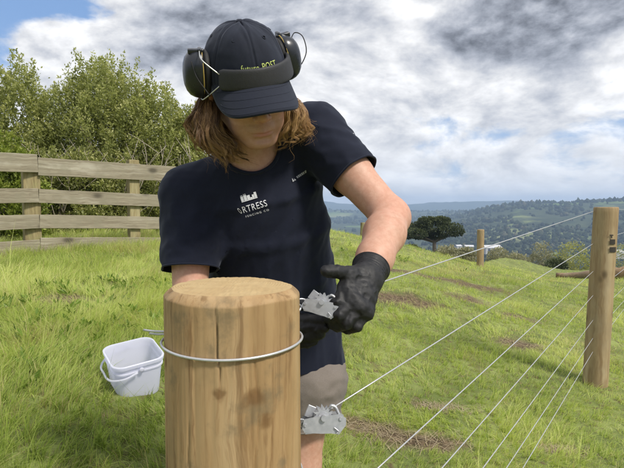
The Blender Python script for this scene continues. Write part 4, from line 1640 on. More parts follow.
# his left hand (image right): gloved, gripping the strainer from the right
FINGERS_L = {
    'index': [at(346, 289, 0.895), at(337, 303, 0.875), at(331, 310, 0.897), at(327, 311, 0.915)],
    'middle': [at(352, 299, 0.884), at(340, 315, 0.866), at(333, 319, 0.890), at(328, 318, 0.91)],
    'ring': [at(359, 307, 0.882), at(347, 323, 0.868), at(338, 326, 0.892), at(332, 324, 0.912)],
    'little': [at(366, 312, 0.890), at(357, 326, 0.880), at(348, 329, 0.902), at(342, 327, 0.918)],
}
THUMB_L = [at(364, 274, 0.935), at(349, 274, 0.905), at(336, 271.5, 0.885), at(326.5, 271, 0.878)]
# his right hand: behind the post, steadying the strainer from below
FINGERS_R = {
    'index': [at(290, 318, 0.955), at(306, 320, 0.935), at(317, 321, 0.925), at(324, 321, 0.918)],
    'middle': [at(289, 325, 0.950), at(306, 328, 0.928), at(317, 329, 0.920), at(325, 328, 0.915)],
    'ring': [at(288, 333, 0.952), at(303, 336, 0.930), at(314, 336, 0.922), at(321, 334, 0.918)],
    'little': [at(287, 340, 0.958), at(299, 343, 0.940), at(308, 343, 0.932), at(314, 341, 0.928)],
}
THUMB_R = [at(272, 312, 0.985), at(284, 304, 0.970), at(296, 303, 0.955), at(304, 305, 0.945)]


def hand_prims(W, F, T, g):
    pr = []
    for nm, p in F.items():
        r = {'index': 0.0100, 'middle': 0.0104, 'ring': 0.0100, 'little': 0.0088}[nm] + g
        pr.append((seg(W, p[0], 0.021 + g, 0.0145 + g), 0.014))
        pr.append((seg(p[0], p[1], r + 0.0018, r + 0.0006), 0.005))
        pr.append((seg(p[1], p[2], r + 0.0008, r), 0.003))
        pr.append((seg(p[2], p[3], r, r * 0.88), 0.003))
    ks = list(F.values())
    for a, b in zip(ks[:-1], ks[1:]):
        pr.append((seg(a[0], b[0], 0.0135 + g, 0.0135 + g), 0.008))
        pr.append((seg(W * 0.45 + a[0] * 0.55, W * 0.45 + b[0] * 0.55, 0.0165 + g, 0.0165 + g), 0.012))
    pr.append((seg(W, T[0], 0.022 + g, 0.019 + g), 0.014))
    pr.append((seg(T[0], T[1], 0.018 + g, 0.0135 + g), 0.010))
    pr.append((seg(T[1], T[2], 0.0125 + g, 0.0115 + g), 0.004))
    pr.append((seg(T[2], T[3], 0.0118 + g, 0.0108 + g), 0.003))
    pr.append((seg(T[1], ks[0][0], 0.0095 + g, 0.0115 + g), 0.010))
    return pr


def union(prims):
    def f(P):
        d = None
        use = prims
        if 50 < len(P) < 4000:
            # keep only the pieces that can matter inside this block of space
            c = P.mean(0)[None]
            R = np.sqrt(((P - c) ** 2).sum(1).max())
            dc = [float(p(c)[0]) for p, k in prims]
            lim = min(dc) + 2 * R + 0.05
            use = [q for q, v in zip(prims, dc) if v < lim]
        for p, k in use:
            e = p(P)
            d = e if d is None else smin(d, e, k)
        return d
    return f


def arm(s, e, w, g=0.0, bulge=1.0):
    mid = e + (w - e) * 0.30
    m2 = s + (e - s) * 0.5
    d = (w - e) / np.linalg.norm(w - e)
    return [(seg(s, m2, 0.056 + g, 0.050 + g), 0.03), (seg(m2, e, 0.050 + g, 0.0415 + g), 0.02),
            (seg(e, mid, 0.0415 + g, 0.0455 * bulge + g), 0.025), (seg(mid, e + (w - e) * 0.7, 0.0455 * bulge + g, 0.037 + g), 0.02), (seg(e + (w - e) * 0.7, w, 0.037 + g, 0.0285 + g), 0.02)]


def leg(h, k, a, g=0.0):
    c = k + (a - k) * 0.3 + np.array([0, 0.02, 0])
    return [(seg(h, h + (k - h) * 0.5, 0.090 + g, 0.078 + g), 0.04), (seg(h + (k - h) * 0.5, k, 0.078 + g, 0.058 + g), 0.03),
            (seg(k, c, 0.056 + g, 0.057 + g), 0.03), (seg(c, a, 0.057 + g, 0.040 + g), 0.03), (seg(a, a + np.array([0, -0.10, -0.055]), 0.036, 0.030), 0.02)]


def head_sdf(P):
    q = (P - H0) @ HR
    q[:, 2] = np.where(q[:, 2] < -0.04, q[:, 2] + (q[:, 2] + 0.04) * 0.10, q[:, 2])
    far = np.linalg.norm(q, axis=1)
    out = far - 0.10
    m = far < 0.24
    q = q[m]
    if len(q) == 0:
        return out
    d = ell((0, 0.012, 0.042), (0.076, 0.097, 0.088))(q)
    d = smin(d, ell((0, -0.036, -0.022), (0.064, 0.062, 0.088))(q), 0.03)
    d = smin(d, ell((0, -0.048, -0.074), (0.046, 0.048, 0.040))(q), 0.025)
    d = smin(d, ell((0, -0.087, -0.099), (0.021, 0.016, 0.016))(q), 0.018)
    for s in (-1, 1):
        d = smin(d, seg((s * 0.057, -0.004, -0.052), (s * 0.020, -0.074, -0.098), 0.0165, 0.017)(q), 0.02)
        d = smin(d, ell((s * 0.043, -0.066, -0.018), (0.022, 0.022, 0.018))(q), 0.02)
        d = smin(d, ell((s * 0.036, -0.066, -0.056), (0.022, 0.022, 0.024))(q), 0.02)
    d = smin(d, seg((-0.036, -0.080, 0.030), (0.036, -0.080, 0.030), 0.016, 0.016)(q), 0.012)
    for s in (-1, 1):
        d = smax(d, -ell((s * 0.032, -0.106, 0.008), (0.019, 0.018, 0.012))(q), 0.012)
        d = smin(d, ell((s * 0.032, -0.079, 0.007), (0.0145, 0.0135, 0.0125))(q), 0.004)
        # upper lid fold
        d = smin(d, seg((s * 0.020, -0.0925, 0.012), (s * 0.044, -0.0875, 0.011), 0.0028, 0.0026)(q), 0.004)
    d = smin(d, seg((0, -0.092, 0.024), (0, -0.114, -0.022), 0.0085, 0.0105)(q), 0.010)
    d = smin(d, ell((0, -0.1165, -0.026), (0.0115, 0.0105, 0.0095))(q), 0.006)
    for s in (-1, 1):
        d = smin(d, ell((s * 0.0135, -0.104, -0.0305), (0.0075, 0.0105, 0.0075))(q), 0.005)
        d = smax(d, -ell((s * 0.0065, -0.1115, -0.0385), (0.0035, 0.0055, 0.004))(q), 0.003)
    # philtrum and lips
    d = smin(d, ell((0, -0.093, -0.060), (0.026, 0.0125, 0.017))(q), 0.012)
    d = smin(d, seg((-0.021, -0.0955, -0.0665), (0, -0.1035, -0.0635), 0.0040, 0.0055)(q), 0.004)
    d = smin(d, seg((0.021, -0.0955, -0.0665), (0, -0.1035, -0.0635), 0.0040, 0.0055)(q), 0.004)
    d = smin(d, seg((-0.016, -0.0965, -0.0745), (0.016, -0.0965, -0.0745), 0.0052, 0.0052)(q), 0.004)
    d = smin(d, seg((-0.007, -0.0985, -0.0750), (0.007, -0.0985, -0.0750), 0.0058, 0.0058)(q), 0.004)
    d = smax(d, -seg((-0.025, -0.0985, -0.0690), (0, -0.1075, -0.0690), 0.0016, 0.0022)(q), 0.003)
    d = smax(d, -seg((0.025, -0.0985, -0.0690), (0, -0.1075, -0.0690), 0.0016, 0.0022)(q), 0.003)
    d = smax(d, -seg((-0.012, -0.1015, -0.0865), (0.012, -0.1015, -0.0865), 0.0045, 0.0045)(q), 0.010)
    for s in (-1, 1):
        R = np.array(Matrix.Rotation(math.radians(-12), 3, 'X') @ Matrix.Rotation(math.radians(s * 28), 3, 'Z'))
        e = ell((s * 0.085, 0.008, -0.004), (0.0080, 0.0195, 0.034), R)(q)
        e = smax(e, -ell((s * 0.0925, 0.004, -0.001), (0.006, 0.012, 0.022), R)(q), 0.004)
        d = smin(d, e, 0.005)
    out[m] = d
    return out


def build_body(root):
    prims = [(torso(-0.006), 0.03), (seg(sR, NB + np.array([0.0, 0.01, -0.03]), 0.056, 0.055), 0.05), (seg(sL, NB + np.array([0, 0.01, -0.03]), 0.056, 0.055), 0.05),
             (seg(NB + np.array([0, 0.02, -0.05]), hw((0, 0.028, -0.045)), 0.060, 0.054), 0.035),
             (ell((-0.11, 1.44, 0.86), (0.165, 0.115, 0.12)), 0.05)]
    prims += arm(sL, eL, wL) + arm(sR, eR, wR)
    prims += leg(hipL, kneeL, ankL) + leg(hipR, kneeR, ankR)
    prims += hand_prims(wL, FINGERS_L, THUMB_L, -0.0022) + hand_prims(wR, FINGERS_R, THUMB_R, -0.0022)
    # elbow point
    prims += [(seg(eL, eL + np.array([0.012, 0.012, -0.006]), 0.036, 0.028), 0.02)]
    body = union(prims)

    def f(P):
        d = body(P) + 0.028 * sstep(P[:, 2], 0.70, 0.80) * sstep(P[:, 2], 1.02, 0.92)
        return smin(d, head_sdf(P), 0.016)
    xs = axis([(-0.47, -0.27, 0.005), (-0.27, -0.055, 0.0024), (-0.055, 0.30, 0.005)])
    ys = axis([(0.78, 0.99, 0.005), (0.99, 1.26, 0.0024), (1.26, 1.68, 0.006)])
    zs = axis([(-0.02, 1.0, 0.007), (1.0, 1.38, 0.005), (1.38, 1.70, 0.0024)])
    V, Q = surface_net(f, xs, ys, zs)
    V = lap_smooth(V, Q, 1, 0.4)
    q = (V - H0) @ HR
    q[:, 2] = np.where(q[:, 2] < -0.04, q[:, 2] + (q[:, 2] + 0.04) * 0.10, q[:, 2])
    # skin colour: R redness, G lips, B stubble
    n = fbm(V * 60, 3, 81)
    red = np.clip(0.25 + 0.6 * (n - 0.5), 0, 1)
    inhead = (q[:, 2] > -0.14) & (np.linalg.norm(q, axis=1) < 0.2)
    red = red + inhead * (0.5 * np.exp(-((q[:, 0]) ** 2 + (q[:, 1] + 0.115) ** 2 + (q[:, 2] + 0.028) ** 2) / 0.02 ** 2) + 0.3 * np.exp(-((np.abs(q[:, 0]) - 0.04) ** 2 + (q[:, 1] + .075) ** 2 + (q[:, 2] + 0.025) ** 2) / 0.022 ** 2)
                          + 0.55 * (np.abs(q[:, 0]) > 0.074) * (q[:, 2] > -0.045) * (q[:, 2] < 0.04))
    for e in (eL, eR):
        red = red + 0.45 * np.exp(-((V - e) ** 2).sum(1) / 0.05 ** 2)
    lip = inhead * (q[:, 1] < -0.085) * np.exp(-(q[:, 0] / 0.021) ** 4) * np.exp(-((q[:, 2] + 0.0695) / 0.0088) ** 4)
    stub = inhead * (q[:, 2] < -0.045) * sstep(-q[:, 1], 0.0, 0.05) * (0.55 + 0.5 * (fbm(V * 500, 2, 83) - .3)) * sstep(q[:, 2], -0.125, -0.1) * (1 - lip)
    brow = inhead * (q[:, 1] < -0.06) * np.exp(-((q[:, 2] - 0.028) / 0.006) ** 4) * (np.abs(q[:, 0]) > 0.012) * (np.abs(q[:, 0]) < 0.05)
    cols = np.stack([np.clip(red, 0, 1), np.clip(lip, 0, 1), np.clip(stub * 0.8 + brow, 0, 1)], 1)
    m, t = new_mat('skin')
    tint = t.node('ShaderNodeSeparateColor', {'Color': t.node('ShaderNodeVertexColor', layer_name='tint').outputs[0]})
    oc = t.node('ShaderNodeTexCoord').outputs['Object']
    mott = t.noise(oc, 70, 5, 0.65)
    freck = t.noise(oc, 260, 3, 0.6)
    c = t.mix(t.smooth(mott, 0.3, 0.7), (0.45, 0.255, 0.175), (0.54, 0.335, 0.245))
    c = t.mix(t.math('MULTIPLY', tint.outputs[0], 0.6), c, (0.55, 0.215, 0.145))
    c = t.mix(t.math('MULTIPLY', t.smooth(freck, 0.60, 0.72), 0.28), c, (0.36, 0.17, 0.09))
    c = t.mix(t.math('MULTIPLY', tint.outputs[1], 0.75), c, (0.42, 0.155, 0.13))
    c = t.mix(t.math('MULTIPLY', tint.outputs[2], 0.45), c, (0.26, 0.14, 0.075))
    finish(m, t, c, 0.52, t.noise(oc, 420, 4, 0.6), 0.22, 0.0008, spec=0.4, extra={'Subsurface Weight': 0.12, 'Subsurface Radius': (0.012, 0.005, 0.003), 'Subsurface Scale': 0.5})
    o = mk('body', V, Q, m, root, cols=cols)
    return o


def bisect(o_bm, center, normal, near=None, rad=None, keep=None):
    """cut clean and throw away the side the normal points to (only near a place if given)"""
    if near is None:
        faces = list(o_bm.faces)
    else:
        nv = Vector(near)
        faces = [f for f in o_bm.faces if (f.calc_center_median() - nv).length < rad]
    if keep is not None:
        ok = keep(np.array([f.calc_center_median()[:] for f in faces]))
        faces = [f for f, q in zip(faces, ok) if q]
    es = {e for f in faces for e in f.edges}
    vs = {v for f in faces for v in f.verts}
    bmesh.ops.bisect_plane(o_bm, geom=list(vs) + list(es) + faces, dist=1e-5, plane_co=Vector(center), plane_no=Vector(normal), clear_outer=True)


def clip_bm(bm, field):
    """keep the part of a mesh where the field is positive, with a clean cut along its zero line"""
    bmesh.ops.triangulate(bm, faces=list(bm.faces))
    V, F = bm_arrays(bm)
    bm.free()
    F = np.array(F)
    s = field(V)
    ins = s > 0
    k = ins[F].sum(1)
    out = F[k == 3].tolist()
    V = list(map(tuple, V))
    new = {}

    def cut(a, b):
        key = (min(a, b), max(a, b))
        if key not in new:
            t = s[a] / (s[a] - s[b])
            new[key] = len(V)
            V.append(tuple(np.array(V[a]) + t * (np.array(V[b]) - np.array(V[a]))))
        return new[key]
    for f in F[(k == 1) | (k == 2)]:
        poly = []
        for a, b in zip(f, np.roll(f, -1)):
            if ins[a]:
                poly.append(int(a))
            if ins[a] != ins[b]:
                poly.append(cut(int(a), int(b)))
        out.append(poly)
    V = np.array(V)
    used = sorted({i for f in out for i in f})
    mp = {a: b for b, a in enumerate(used)}
    me = bpy.data.meshes.new('tmp')
    me.from_pydata(V[used].tolist(), [], [[mp[i] for i in f] for f in out])
    b2 = bmesh.new()
    b2.from_mesh(me)
    bpy.data.meshes.remove(me)
    return b2


def np_to_bm(V, Q):
    me = bpy.data.meshes.new('tmp')
    me.from_pydata(V.tolist(), [], Q.tolist())
    bm = bmesh.new()
    bm.from_mesh(me)
    bpy.data.meshes.remove(me)
    return bm


def bm_arrays(bm):
    bm.verts.index_update()
    V = np.array([v.co[:] for v in bm.verts])
    F = [[v.index for v in f.verts] for f in bm.faces]
    return V, F


def fabric(name, color, color2, scale=900, rough=0.85, sheen=0.25):
    m, t = new_mat(name)
    oc = t.node('ShaderNodeTexCoord').outputs['Object']
    n = t.noise(oc, 9, 5, 0.6)
    w = t.noise(oc, scale, 2, 0.5)
    n3 = t.noise(oc, 60, 4, 0.6)
    c = t.mix(n, color, color2)
    c = t.mix(t.math('MULTIPLY', t.smooth(w, 0.45, 0.7), 0.22), c, [min(1, x * 1.9) for x in color2])
    h = t.math('ADD', t.math('MULTIPLY', n3, 1.0), t.math('MULTIPLY', w, 0.25))
    finish(m, t, c, rough, h, 0.3, 0.0015, spec=0.2, extra={'Sheen Weight': sheen, 'Sheen Roughness': 0.45, 'Sheen Tint': (0.55, 0.6, 0.75, 1)})
    return m


def loop_tube(bm, near, rad, r, name, mat, parent, push=0.0, squash=1.0):
    """a rolled hem along an open edge of the cloth"""
    nv = Vector(near)
    ed = [e for e in bm.edges if len(e.link_faces) == 1 and ((e.verts[0].co + e.verts[1].co) / 2 - nv).length < rad]
    if len(ed) < 8:
        return None
    nb = {}
    for e in ed:
        a, b = e.verts
        nb.setdefault(a, []).append(b)
        nb.setdefault(b, []).append(a)
    best = []
    seen = set()
    for s in list(nb):
        if s in seen:
            continue
        path, prev, cur = [s], None, s
        seen.add(s)
        while True:
            nx = [v for v in nb[cur] if v is not prev and v not in seen]
            if not nx:
                break
            prev, cur = cur, nx[0]
            seen.add(cur)
            path.append(cur)
        if len(path) > len(best):
            best = path
    P = np.array([v.co[:] for v in best])
    for _ in range(6):
        P = (np.roll(P, 1, 0) + np.roll(P, -1, 0) + 2 * P) / 4
    P = P[::2]
    P = np.vstack([P, P[:2]])
    mb = MB()
    mb.tube(P, r, 7, caps=False)
    return mb.obj(name, mat, parent)


def build_shirt(root):
    tL = 0.535
    tR = 0.69
    cL = sL + (eL - sL) * tL
    cR = sR + (eR - sR) * tR
    dL = (eL - sL) / np.linalg.norm(eL - sL)
    dR = (eR - sR) / np.linalg.norm(eR - sR)
    prims = [(torso(0.014, 0.024), 0.03),
             (seg(sR, NB + np.array([0.0, 0.012, -0.035]), 0.070, 0.064), 0.05), (seg(sL, NB + np.array([0.0, 0.012, -0.035]), 0.070, 0.064), 0.05)]
    sleeves = [(seg(sR, cR + dR * 0.05, 0.077, 0.0665), 0.035), (seg(sL, cL + dL * 0.05, 0.076, 0.0595), 0.035)]
    base = union(prims)
    slv = union(sleeves)

    def fold(P):
        # drape folds: long on the slack side, raking up to the raised shoulder
        a = np.array([0.55, 0.1, 0.83])
        b = np.array([0.83, 0.1, -0.55])
        u, v = P @ a, P @ b
        n = fbm(np.stack([u * 5, v * 24, P[:, 1] * 9], 1), 3, 91)
        r1 = 1 - np.abs(2 * n - 1)
        n_ = fbm(np.stack([P[:, 0] * 21, P[:, 1] * 12, P[:, 2] * 5], 1), 3, 93)
        r2 = 1 - np.abs(2 * n_ - 1)
        low = sstep(P[:, 2], 1.22, 1.0)
        return (r1 ** 2 - 0.4) * 0.011 * (1 - low * 0.5) + (r2 ** 2 - 0.4) * 0.012 * low

    def sl_fold(P):
        n = fbm(np.stack([P[:, 0] * 16, P[:, 1] * 16, P[:, 2] * 30], 1), 3, 95)
        return (1 - np.abs(2 * n - 1)) ** 2 * 0.008

    NECK = at(252, 152, 1.225)

    def f(P):
        d1 = base(P)
        d2 = slv(P)
        near = np.minimum(np.abs(d1), np.abs(d2)) < 0.04
        if near.any():
            Pn = P[near]
            d1[near] -= fold(Pn) * sstep(np.linalg.norm(Pn - NECK, axis=1), 0.07, 0.15)
            d2[near] -= sl_fold(Pn)
        return smin(d1, d2, 0.028)
    xs = axis([(-0.46, 0.24, 0.0048)])
    ys = axis([(1.08, 1.62, 0.0048)])
    zs = axis([(0.68, 1.60, 0.0048)])
    V, Q = surface_net(f, xs, ys, zs)
    V = lap_smooth(V, Q, 4, 0.5)
    bm = np_to_bm(V, Q)
    def on_sleeve(C):
        return base(C) > 0.012
    bisect(bm, cL, dL, cL + dL * 0.05, 0.125, on_sleeve)
    bisect(bm, cR, dR, cR + dR * 0.05, 0.105, on_sleeve)
    bisect(bm, (0, 1.3, 0.795), Vector((-0.06, 0.0, -1)).normalized())
    # round neck opening
    na = hw((0, 0.028, -0.045)) - NB
    na = na / np.linalg.norm(na)
    NC = at(252, 151, 1.235)

    def hole(P):
        w = P - NC
        h = w @ na
        return np.maximum(np.linalg.norm(w - h[:, None] * na, axis=1) - 0.073, -(h + 0.075))
    bm = clip_bm(bm, hole)
    bmesh.ops.delete(bm, geom=[v for v in bm.verts if not v.link_faces], context='VERTS')
    V, F = bm_arrays(bm)
    mat = fabric('navy_jersey', (0.0065, 0.0085, 0.018), (0.0095, 0.0120, 0.024), sheen=0.14)
    M['navy'] = mat
    o = mk('t_shirt', V, F, mat, root)
    md = o.modifiers.new('thickness', 'SOLIDIFY')
    md.thickness = 0.0022
    md.offset = -1
    loop_tube(bm, NC, 0.15, 0.0050, 'collar', mat, o)
    loop_tube(bm, cL, 0.11, 0.0026, 'sleeve_hem', mat, o)
    loop_tube(bm, cR, 0.11, 0.0026, 'sleeve_hem', mat, o)
    bm.free()
    # prints
    bvh = BVHTree.FromPolygons([Vector(v) for v in V], F)
    white = mat_simple('print_white', (0.70, 0.71, 0.74), 0.7, 0.15, 900)
    grey = mat_simple('print_grey', (0.34, 0.35, 0.38), 0.7, 0.15, 900)

    def cast(px, py):
        p = at(px, py, 1.0)
        d = Vector(p - C0).normalized()
        h = bvh.ray_cast(Vector(C0), d)
        return (np.array(h[0]), np.array(h[1])) if h[0] is not None else (at(px, py, 1.2), np.array([0, -1., 0]))

    def press(V2, F2, org_px, unit_px, ang, name, mt, shear=0.0):
        """flat artwork laid on the cloth round an anchor; unit_px: size of one unit in photo pixels at the chest"""
        p, nrm = cast(*org_px)
        n0 = nrm / np.linalg.norm(nrm)
        if n0[1] > 0:
            n0 = -n0
        n0 = n0 * 0.5 + np.array([0, -0.5, 0])
        n0 /= np.linalg.norm(n0)
        ux = np.array([math.cos(ang), 0, math.sin(ang)])
        ux = ux - n0 * (ux @ n0)
        ux /= np.linalg.norm(ux)
        uy = np.cross(n0, ux)
        if uy[2] < 0:
            uy = -uy
        s = unit_px / 480 * p[1]
        out = []
        for a, b in V2:
            q = p + ux * (a + shear * b) * s + uy * b * s
            h = bvh.ray_cast(Vector(q + n0 * 0.06), Vector(-n0))
            if h[0] is None:
                h = (Vector(q), None)
            out.append(np.array(h[0]) + n0 * 0.0030)
        return mk(name, np.array(out), F2, mt, o, smooth=False)
    # tower skyline over the name, name, line below (anchor at the left end of each)
    A = math.radians(17)
    rects = [(0, 0.0, 2.6, 4.6), (3.1, 0, 6.0, 5.2), (6.4, 0, 9.4, 4.2), (9.6, 0, 11.4, 1.4), (11.6, 0, 13.6, 3.6), (13.9, 0, 16.3, 5.4), (0, -1.0, 16.3, -0.2), (0.4, 4.9, 1.0, 5.9), (1.6, 4.9, 2.2, 5.9), (3.5, 5.5, 4.1, 6.5), (5, 5.5, 5.6, 6.5)]
    V2, F2 = [], []
    for x0, y0, x1, y1 in rects:
        b = len(V2)
        V2 += [(x0, y0), (x1, y0), (x1, y1), (x0, y1)]
        F2.append((b, b + 1, b + 2, b + 3))
    press(V2, F2, (241.6, 201.6), 1.0, A, 'print_towers', white)
    for txt, org, h, kw in (('RTRESS', (243.6, 213.0), 6.4, dict(cx=0.80, sp=1.10)), ('FENCING CO', (246.2, 217.6), 1.9, dict(cx=1.05, sp=1.50))):
        V2, F2 = text_mesh(txt, h, **kw)
        press(V2, F2, org, 1.0, A, 'print_lettering', white)
    # the O before it is squeezed into the fold
    V2, F2 = text_mesh('O', 6.4, cx=0.32)
    press(V2, F2, (240.6, 213.6), 1.0, A, 'print_lettering', white, shear=-0.25)
    V2, F2 = [(0, 0), (2.2, 0), (1.5, 3.6), (2.4, 0), (4.4, 0), (3.2, 2.2)], [(0, 1, 2), (3, 4, 5)]
    press(V2, F2, (292.6, 182.2), 1.0, math.radians(34), 'print_emblem', grey)
    V2, F2 = [], []
    for k, (w, hh) in enumerate(((1.5, 2.2), (1.6, 2.3), (1.4, 2.2), (1.6, 2.3), (1.3, 2.2), (1.5, 2.1))):
        x0 = k * 2.0
        b = len(V2)
        V2 += [(x0, 0), (x0 + w, 0), (x0 + w, hh), (x0, hh)]
        F2.append((b, b + 1, b + 2, b + 3))
    press(V2, F2, (297.2, 178.6), 1.0, math.radians(34), 'print_lettering', grey)
    V2, F2 = [(0, 0), (3.5, 0), (3.5, 0.8), (0, 0.8)], [(0, 1, 2, 3)]
    press(V2, F2, (353.0, 134.5), 1.0, math.radians(48), 'print_dash', grey)
    return o


def text_mesh(txt, h, cx=1.0, sp=1.0):
    cu = bpy.data.curves.new('txt', 'FONT')
    cu.body = txt
    cu.size = 1.0
    cu.space_character = sp
    cu.resolution_u = 3
    ob = bpy.data.objects.new('txt', cu)
    COL.objects.link(ob)
    dg = bpy.context.evaluated_depsgraph_get()
    me = ob.evaluated_get(dg).to_mesh()
    V = np.array([v.co[:2] for v in me.vertices])
    F = [list(p.vertices) for p in me.polygons]
    ob.evaluated_get(dg).to_mesh_clear()
    bpy.data.objects.remove(ob)
    bpy.data.curves.remove(cu)
    k = h / 0.69
    V = V * np.array([k * cx, k])
    bm = bmesh.new()
    vs = [bm.verts.new((a, b, 0)) for a, b in V]
    for f in F:
        try:
            bm.faces.new([vs[i] for i in f])
        except ValueError:
            pass
    bmesh.ops.triangulate(bm, faces=list(bm.faces))
    bmesh.ops.subdivide_edges(bm, edges=list(bm.edges), cuts=1, use_grid_fill=True)
    V3, F = bm_arrays(bm)
    bm.free()
    return V3[:, :2].tolist(), F


def build_shorts(root):
    hemL = kneeL + (hipL - kneeL) * 0.36
    hemR = kneeR + (hipR - kneeR) * 0.36
    dLn = (kneeL - hipL) / np.linalg.norm(kneeL - hipL)
    dRn = (kneeR - hipR) / np.linalg.norm(kneeR - hipR)
    lo = np.array([0.008, -0.012, 0])
    base = union([(ell((-0.11, 1.44, 0.86), (0.168, 0.120, 0.12)), 0.05),
                  (seg(hipL, hipL * 0.55 + hemL * 0.45 + lo, 0.082, 0.094), 0.05), (seg(hipL * 0.55 + hemL * 0.45 + lo, hemL + lo + dLn * 0.05, 0.094, 0.090), 0.05), (seg(hipR, hemR + dRn * 0.05, 0.086, 0.092), 0.05)])

    def f(P):
        d = base(P)
        n = fbm(np.stack([P[:, 0] * 20, P[:, 1] * 14, P[:, 2] * 9], 1), 3, 97)
        n_ = fbm(np.stack([P[:, 0] * 7 + P[:, 2] * 14, P[:, 1] * 10, P[:, 2] * 22 - P[:, 0] * 9], 1), 3, 99)
        d = d - ((1 - np.abs(2 * n - 1)) ** 2) * 0.008 - ((1 - np.abs(2 * n_ - 1)) ** 2) * 0.009
        d = d + 0.036 * sstep(P[:, 2], 0.775, 0.84)
        return np.maximum(d, P[:, 2] - 0.97)
    V, Q = surface_net(f, axis([(-0.40, 0.16, 0.006)]), axis([(1.22, 1.62, 0.006)]), axis([(0.50, 0.99, 0.006)]))
    V = lap_smooth(V, Q, 2, 0.5)
    bm = np_to_bm(V, Q)
    bisect(bm, hemL, (dLn[0] + 0.12, dLn[1], dLn[2]), hemL + dLn * 0.06, 0.145)
    bisect(bm, hemR, dRn, hemR + dRn * 0.06, 0.145)
    bmesh.ops.delete(bm, geom=[v for v in bm.verts if not v.link_faces], context='VERTS')
    V, F = bm_arrays(bm)
    mat = fabric('taupe_canvas', (0.135, 0.115, 0.098), (0.185, 0.160, 0.14), 700, 0.85, 0.1)
    o = mk('shorts', V, F, mat, root)
    md = o.modifiers.new('thickness', 'SOLIDIFY')
    md.thickness = 0.0025
    md.offset = -1
    loop_tube(bm, hemL, 0.13, 0.003, 'leg_hem', mat, o)
    loop_tube(bm, hemR, 0.13, 0.003, 'leg_hem', mat, o)
    bm.free()
    return o


def build_boots(root):
    mat = mat_simple('boot_leather', (0.07, 0.05, 0.035), 0.6, 0.3, 40)
    for a in (ankL, ankR):
        g = float(ground_z(a[0], a[1]))
        heel = np.array([a[0], a[1] + 0.02, g + 0.045])
        toe = np.array([a[0], a[1] - 0.17, g + 0.04])
        f = union([(seg(a + np.array([0, 0.0, 0.06]), heel, 0.058, 0.05), 0.03), (seg(heel, toe, 0.047, 0.042), 0.03)])
        def fn(P, f=f, g=g):
            return smax(f(P), (g + 0.006) - P[:, 2], 0.006)
        V, Q = surface_net(fn, axis([(a[0] - 0.09, a[0] + 0.09, 0.007)]), axis([(a[1] - 0.26, a[1] + 0.12, 0.007)]), axis([(g - 0.02, a[2] + 0.14, 0.007)]))
        mk('boot', V, Q, mat, root)


def build_gloves(root):
    m, t = new_mat('black_glove')
    oc = t.node('ShaderNodeTexCoord').outputs['Object']
    n = t.noise(oc, 60, 5, 0.65)
    kn = t.noise(oc, 900, 2)
    c = t.mix(t.smooth(n, 0.35, 0.75), (0.007, 0.007, 0.008), (0.021, 0.021, 0.023))
    finish(m, t, c, t.lin(n, 0.3, 0.7, 0.45, 0.75), t.math('ADD', n, t.math('MULTIPLY', kn, 0.3)), 0.5, 0.0018, spec=0.4)
    for W, E, F, T in ((wL, eL, FINGERS_L, THUMB_L), (wR, eR, FINGERS_R, THUMB_R)):
        d = (E - W) / np.linalg.norm(E - W)
        pr = hand_prims(W, F, T, 0.0)
        c0, c1 = W - d * 0.006, W + d * 0.032
        hand = union(pr)
        cuff = union([(seg(c0, c1 + d * 0.03, 0.0325, 0.0395), 0.01)])

        def f(P):
            dd = hand(P)
            n = fbm(P * 70, 3, 111)
            near = np.abs(dd) < 0.02
            dd = dd - np.where(near, ((1 - np.abs(2 * n - 1)) ** 2) * 0.0032 - 0.001, 0)
            s = (P - W) @ d
            c = cuff(P) - 0.0011 * np.sin(s * 900) * (s > 0.004) - 0.002 * np.exp(-((s - 0.034) / 0.004) ** 2)
            c = np.maximum(c, s - 0.060)
            return smin(dd, c, 0.010)
        allp = np.array([p for q in F.values() for p in q] + list(T) + [W + d * 0.08])
        lo, hi = allp.min(0) - 0.045, allp.max(0) + 0.045
        V, Q = surface_net(f, axis([(lo[0], hi[0], 0.0022)]), axis([(lo[1], hi[1], 0.0022)]), axis([(lo[2], hi[2], 0.0022)]))
        V = lap_smooth(V, Q, 1, 0.5)
        bm = np_to_bm(V, Q)
        bisect(bm, W + d * 0.038, d)
        bmesh.ops.delete(bm, geom=[v for v in bm.verts if not v.link_faces], context='VERTS')
        V, Fc = bm_arrays(bm)
        o = mk('glove', V, Fc, m, root)
        md = o.modifiers.new('thickness', 'SOLIDIFY')
        md.thickness = 0.0015
        md.offset = -1
        loop_tube(bm, W + d * 0.038, 0.06, 0.0020, 'cuff_edge', m, o)
        bm.free()


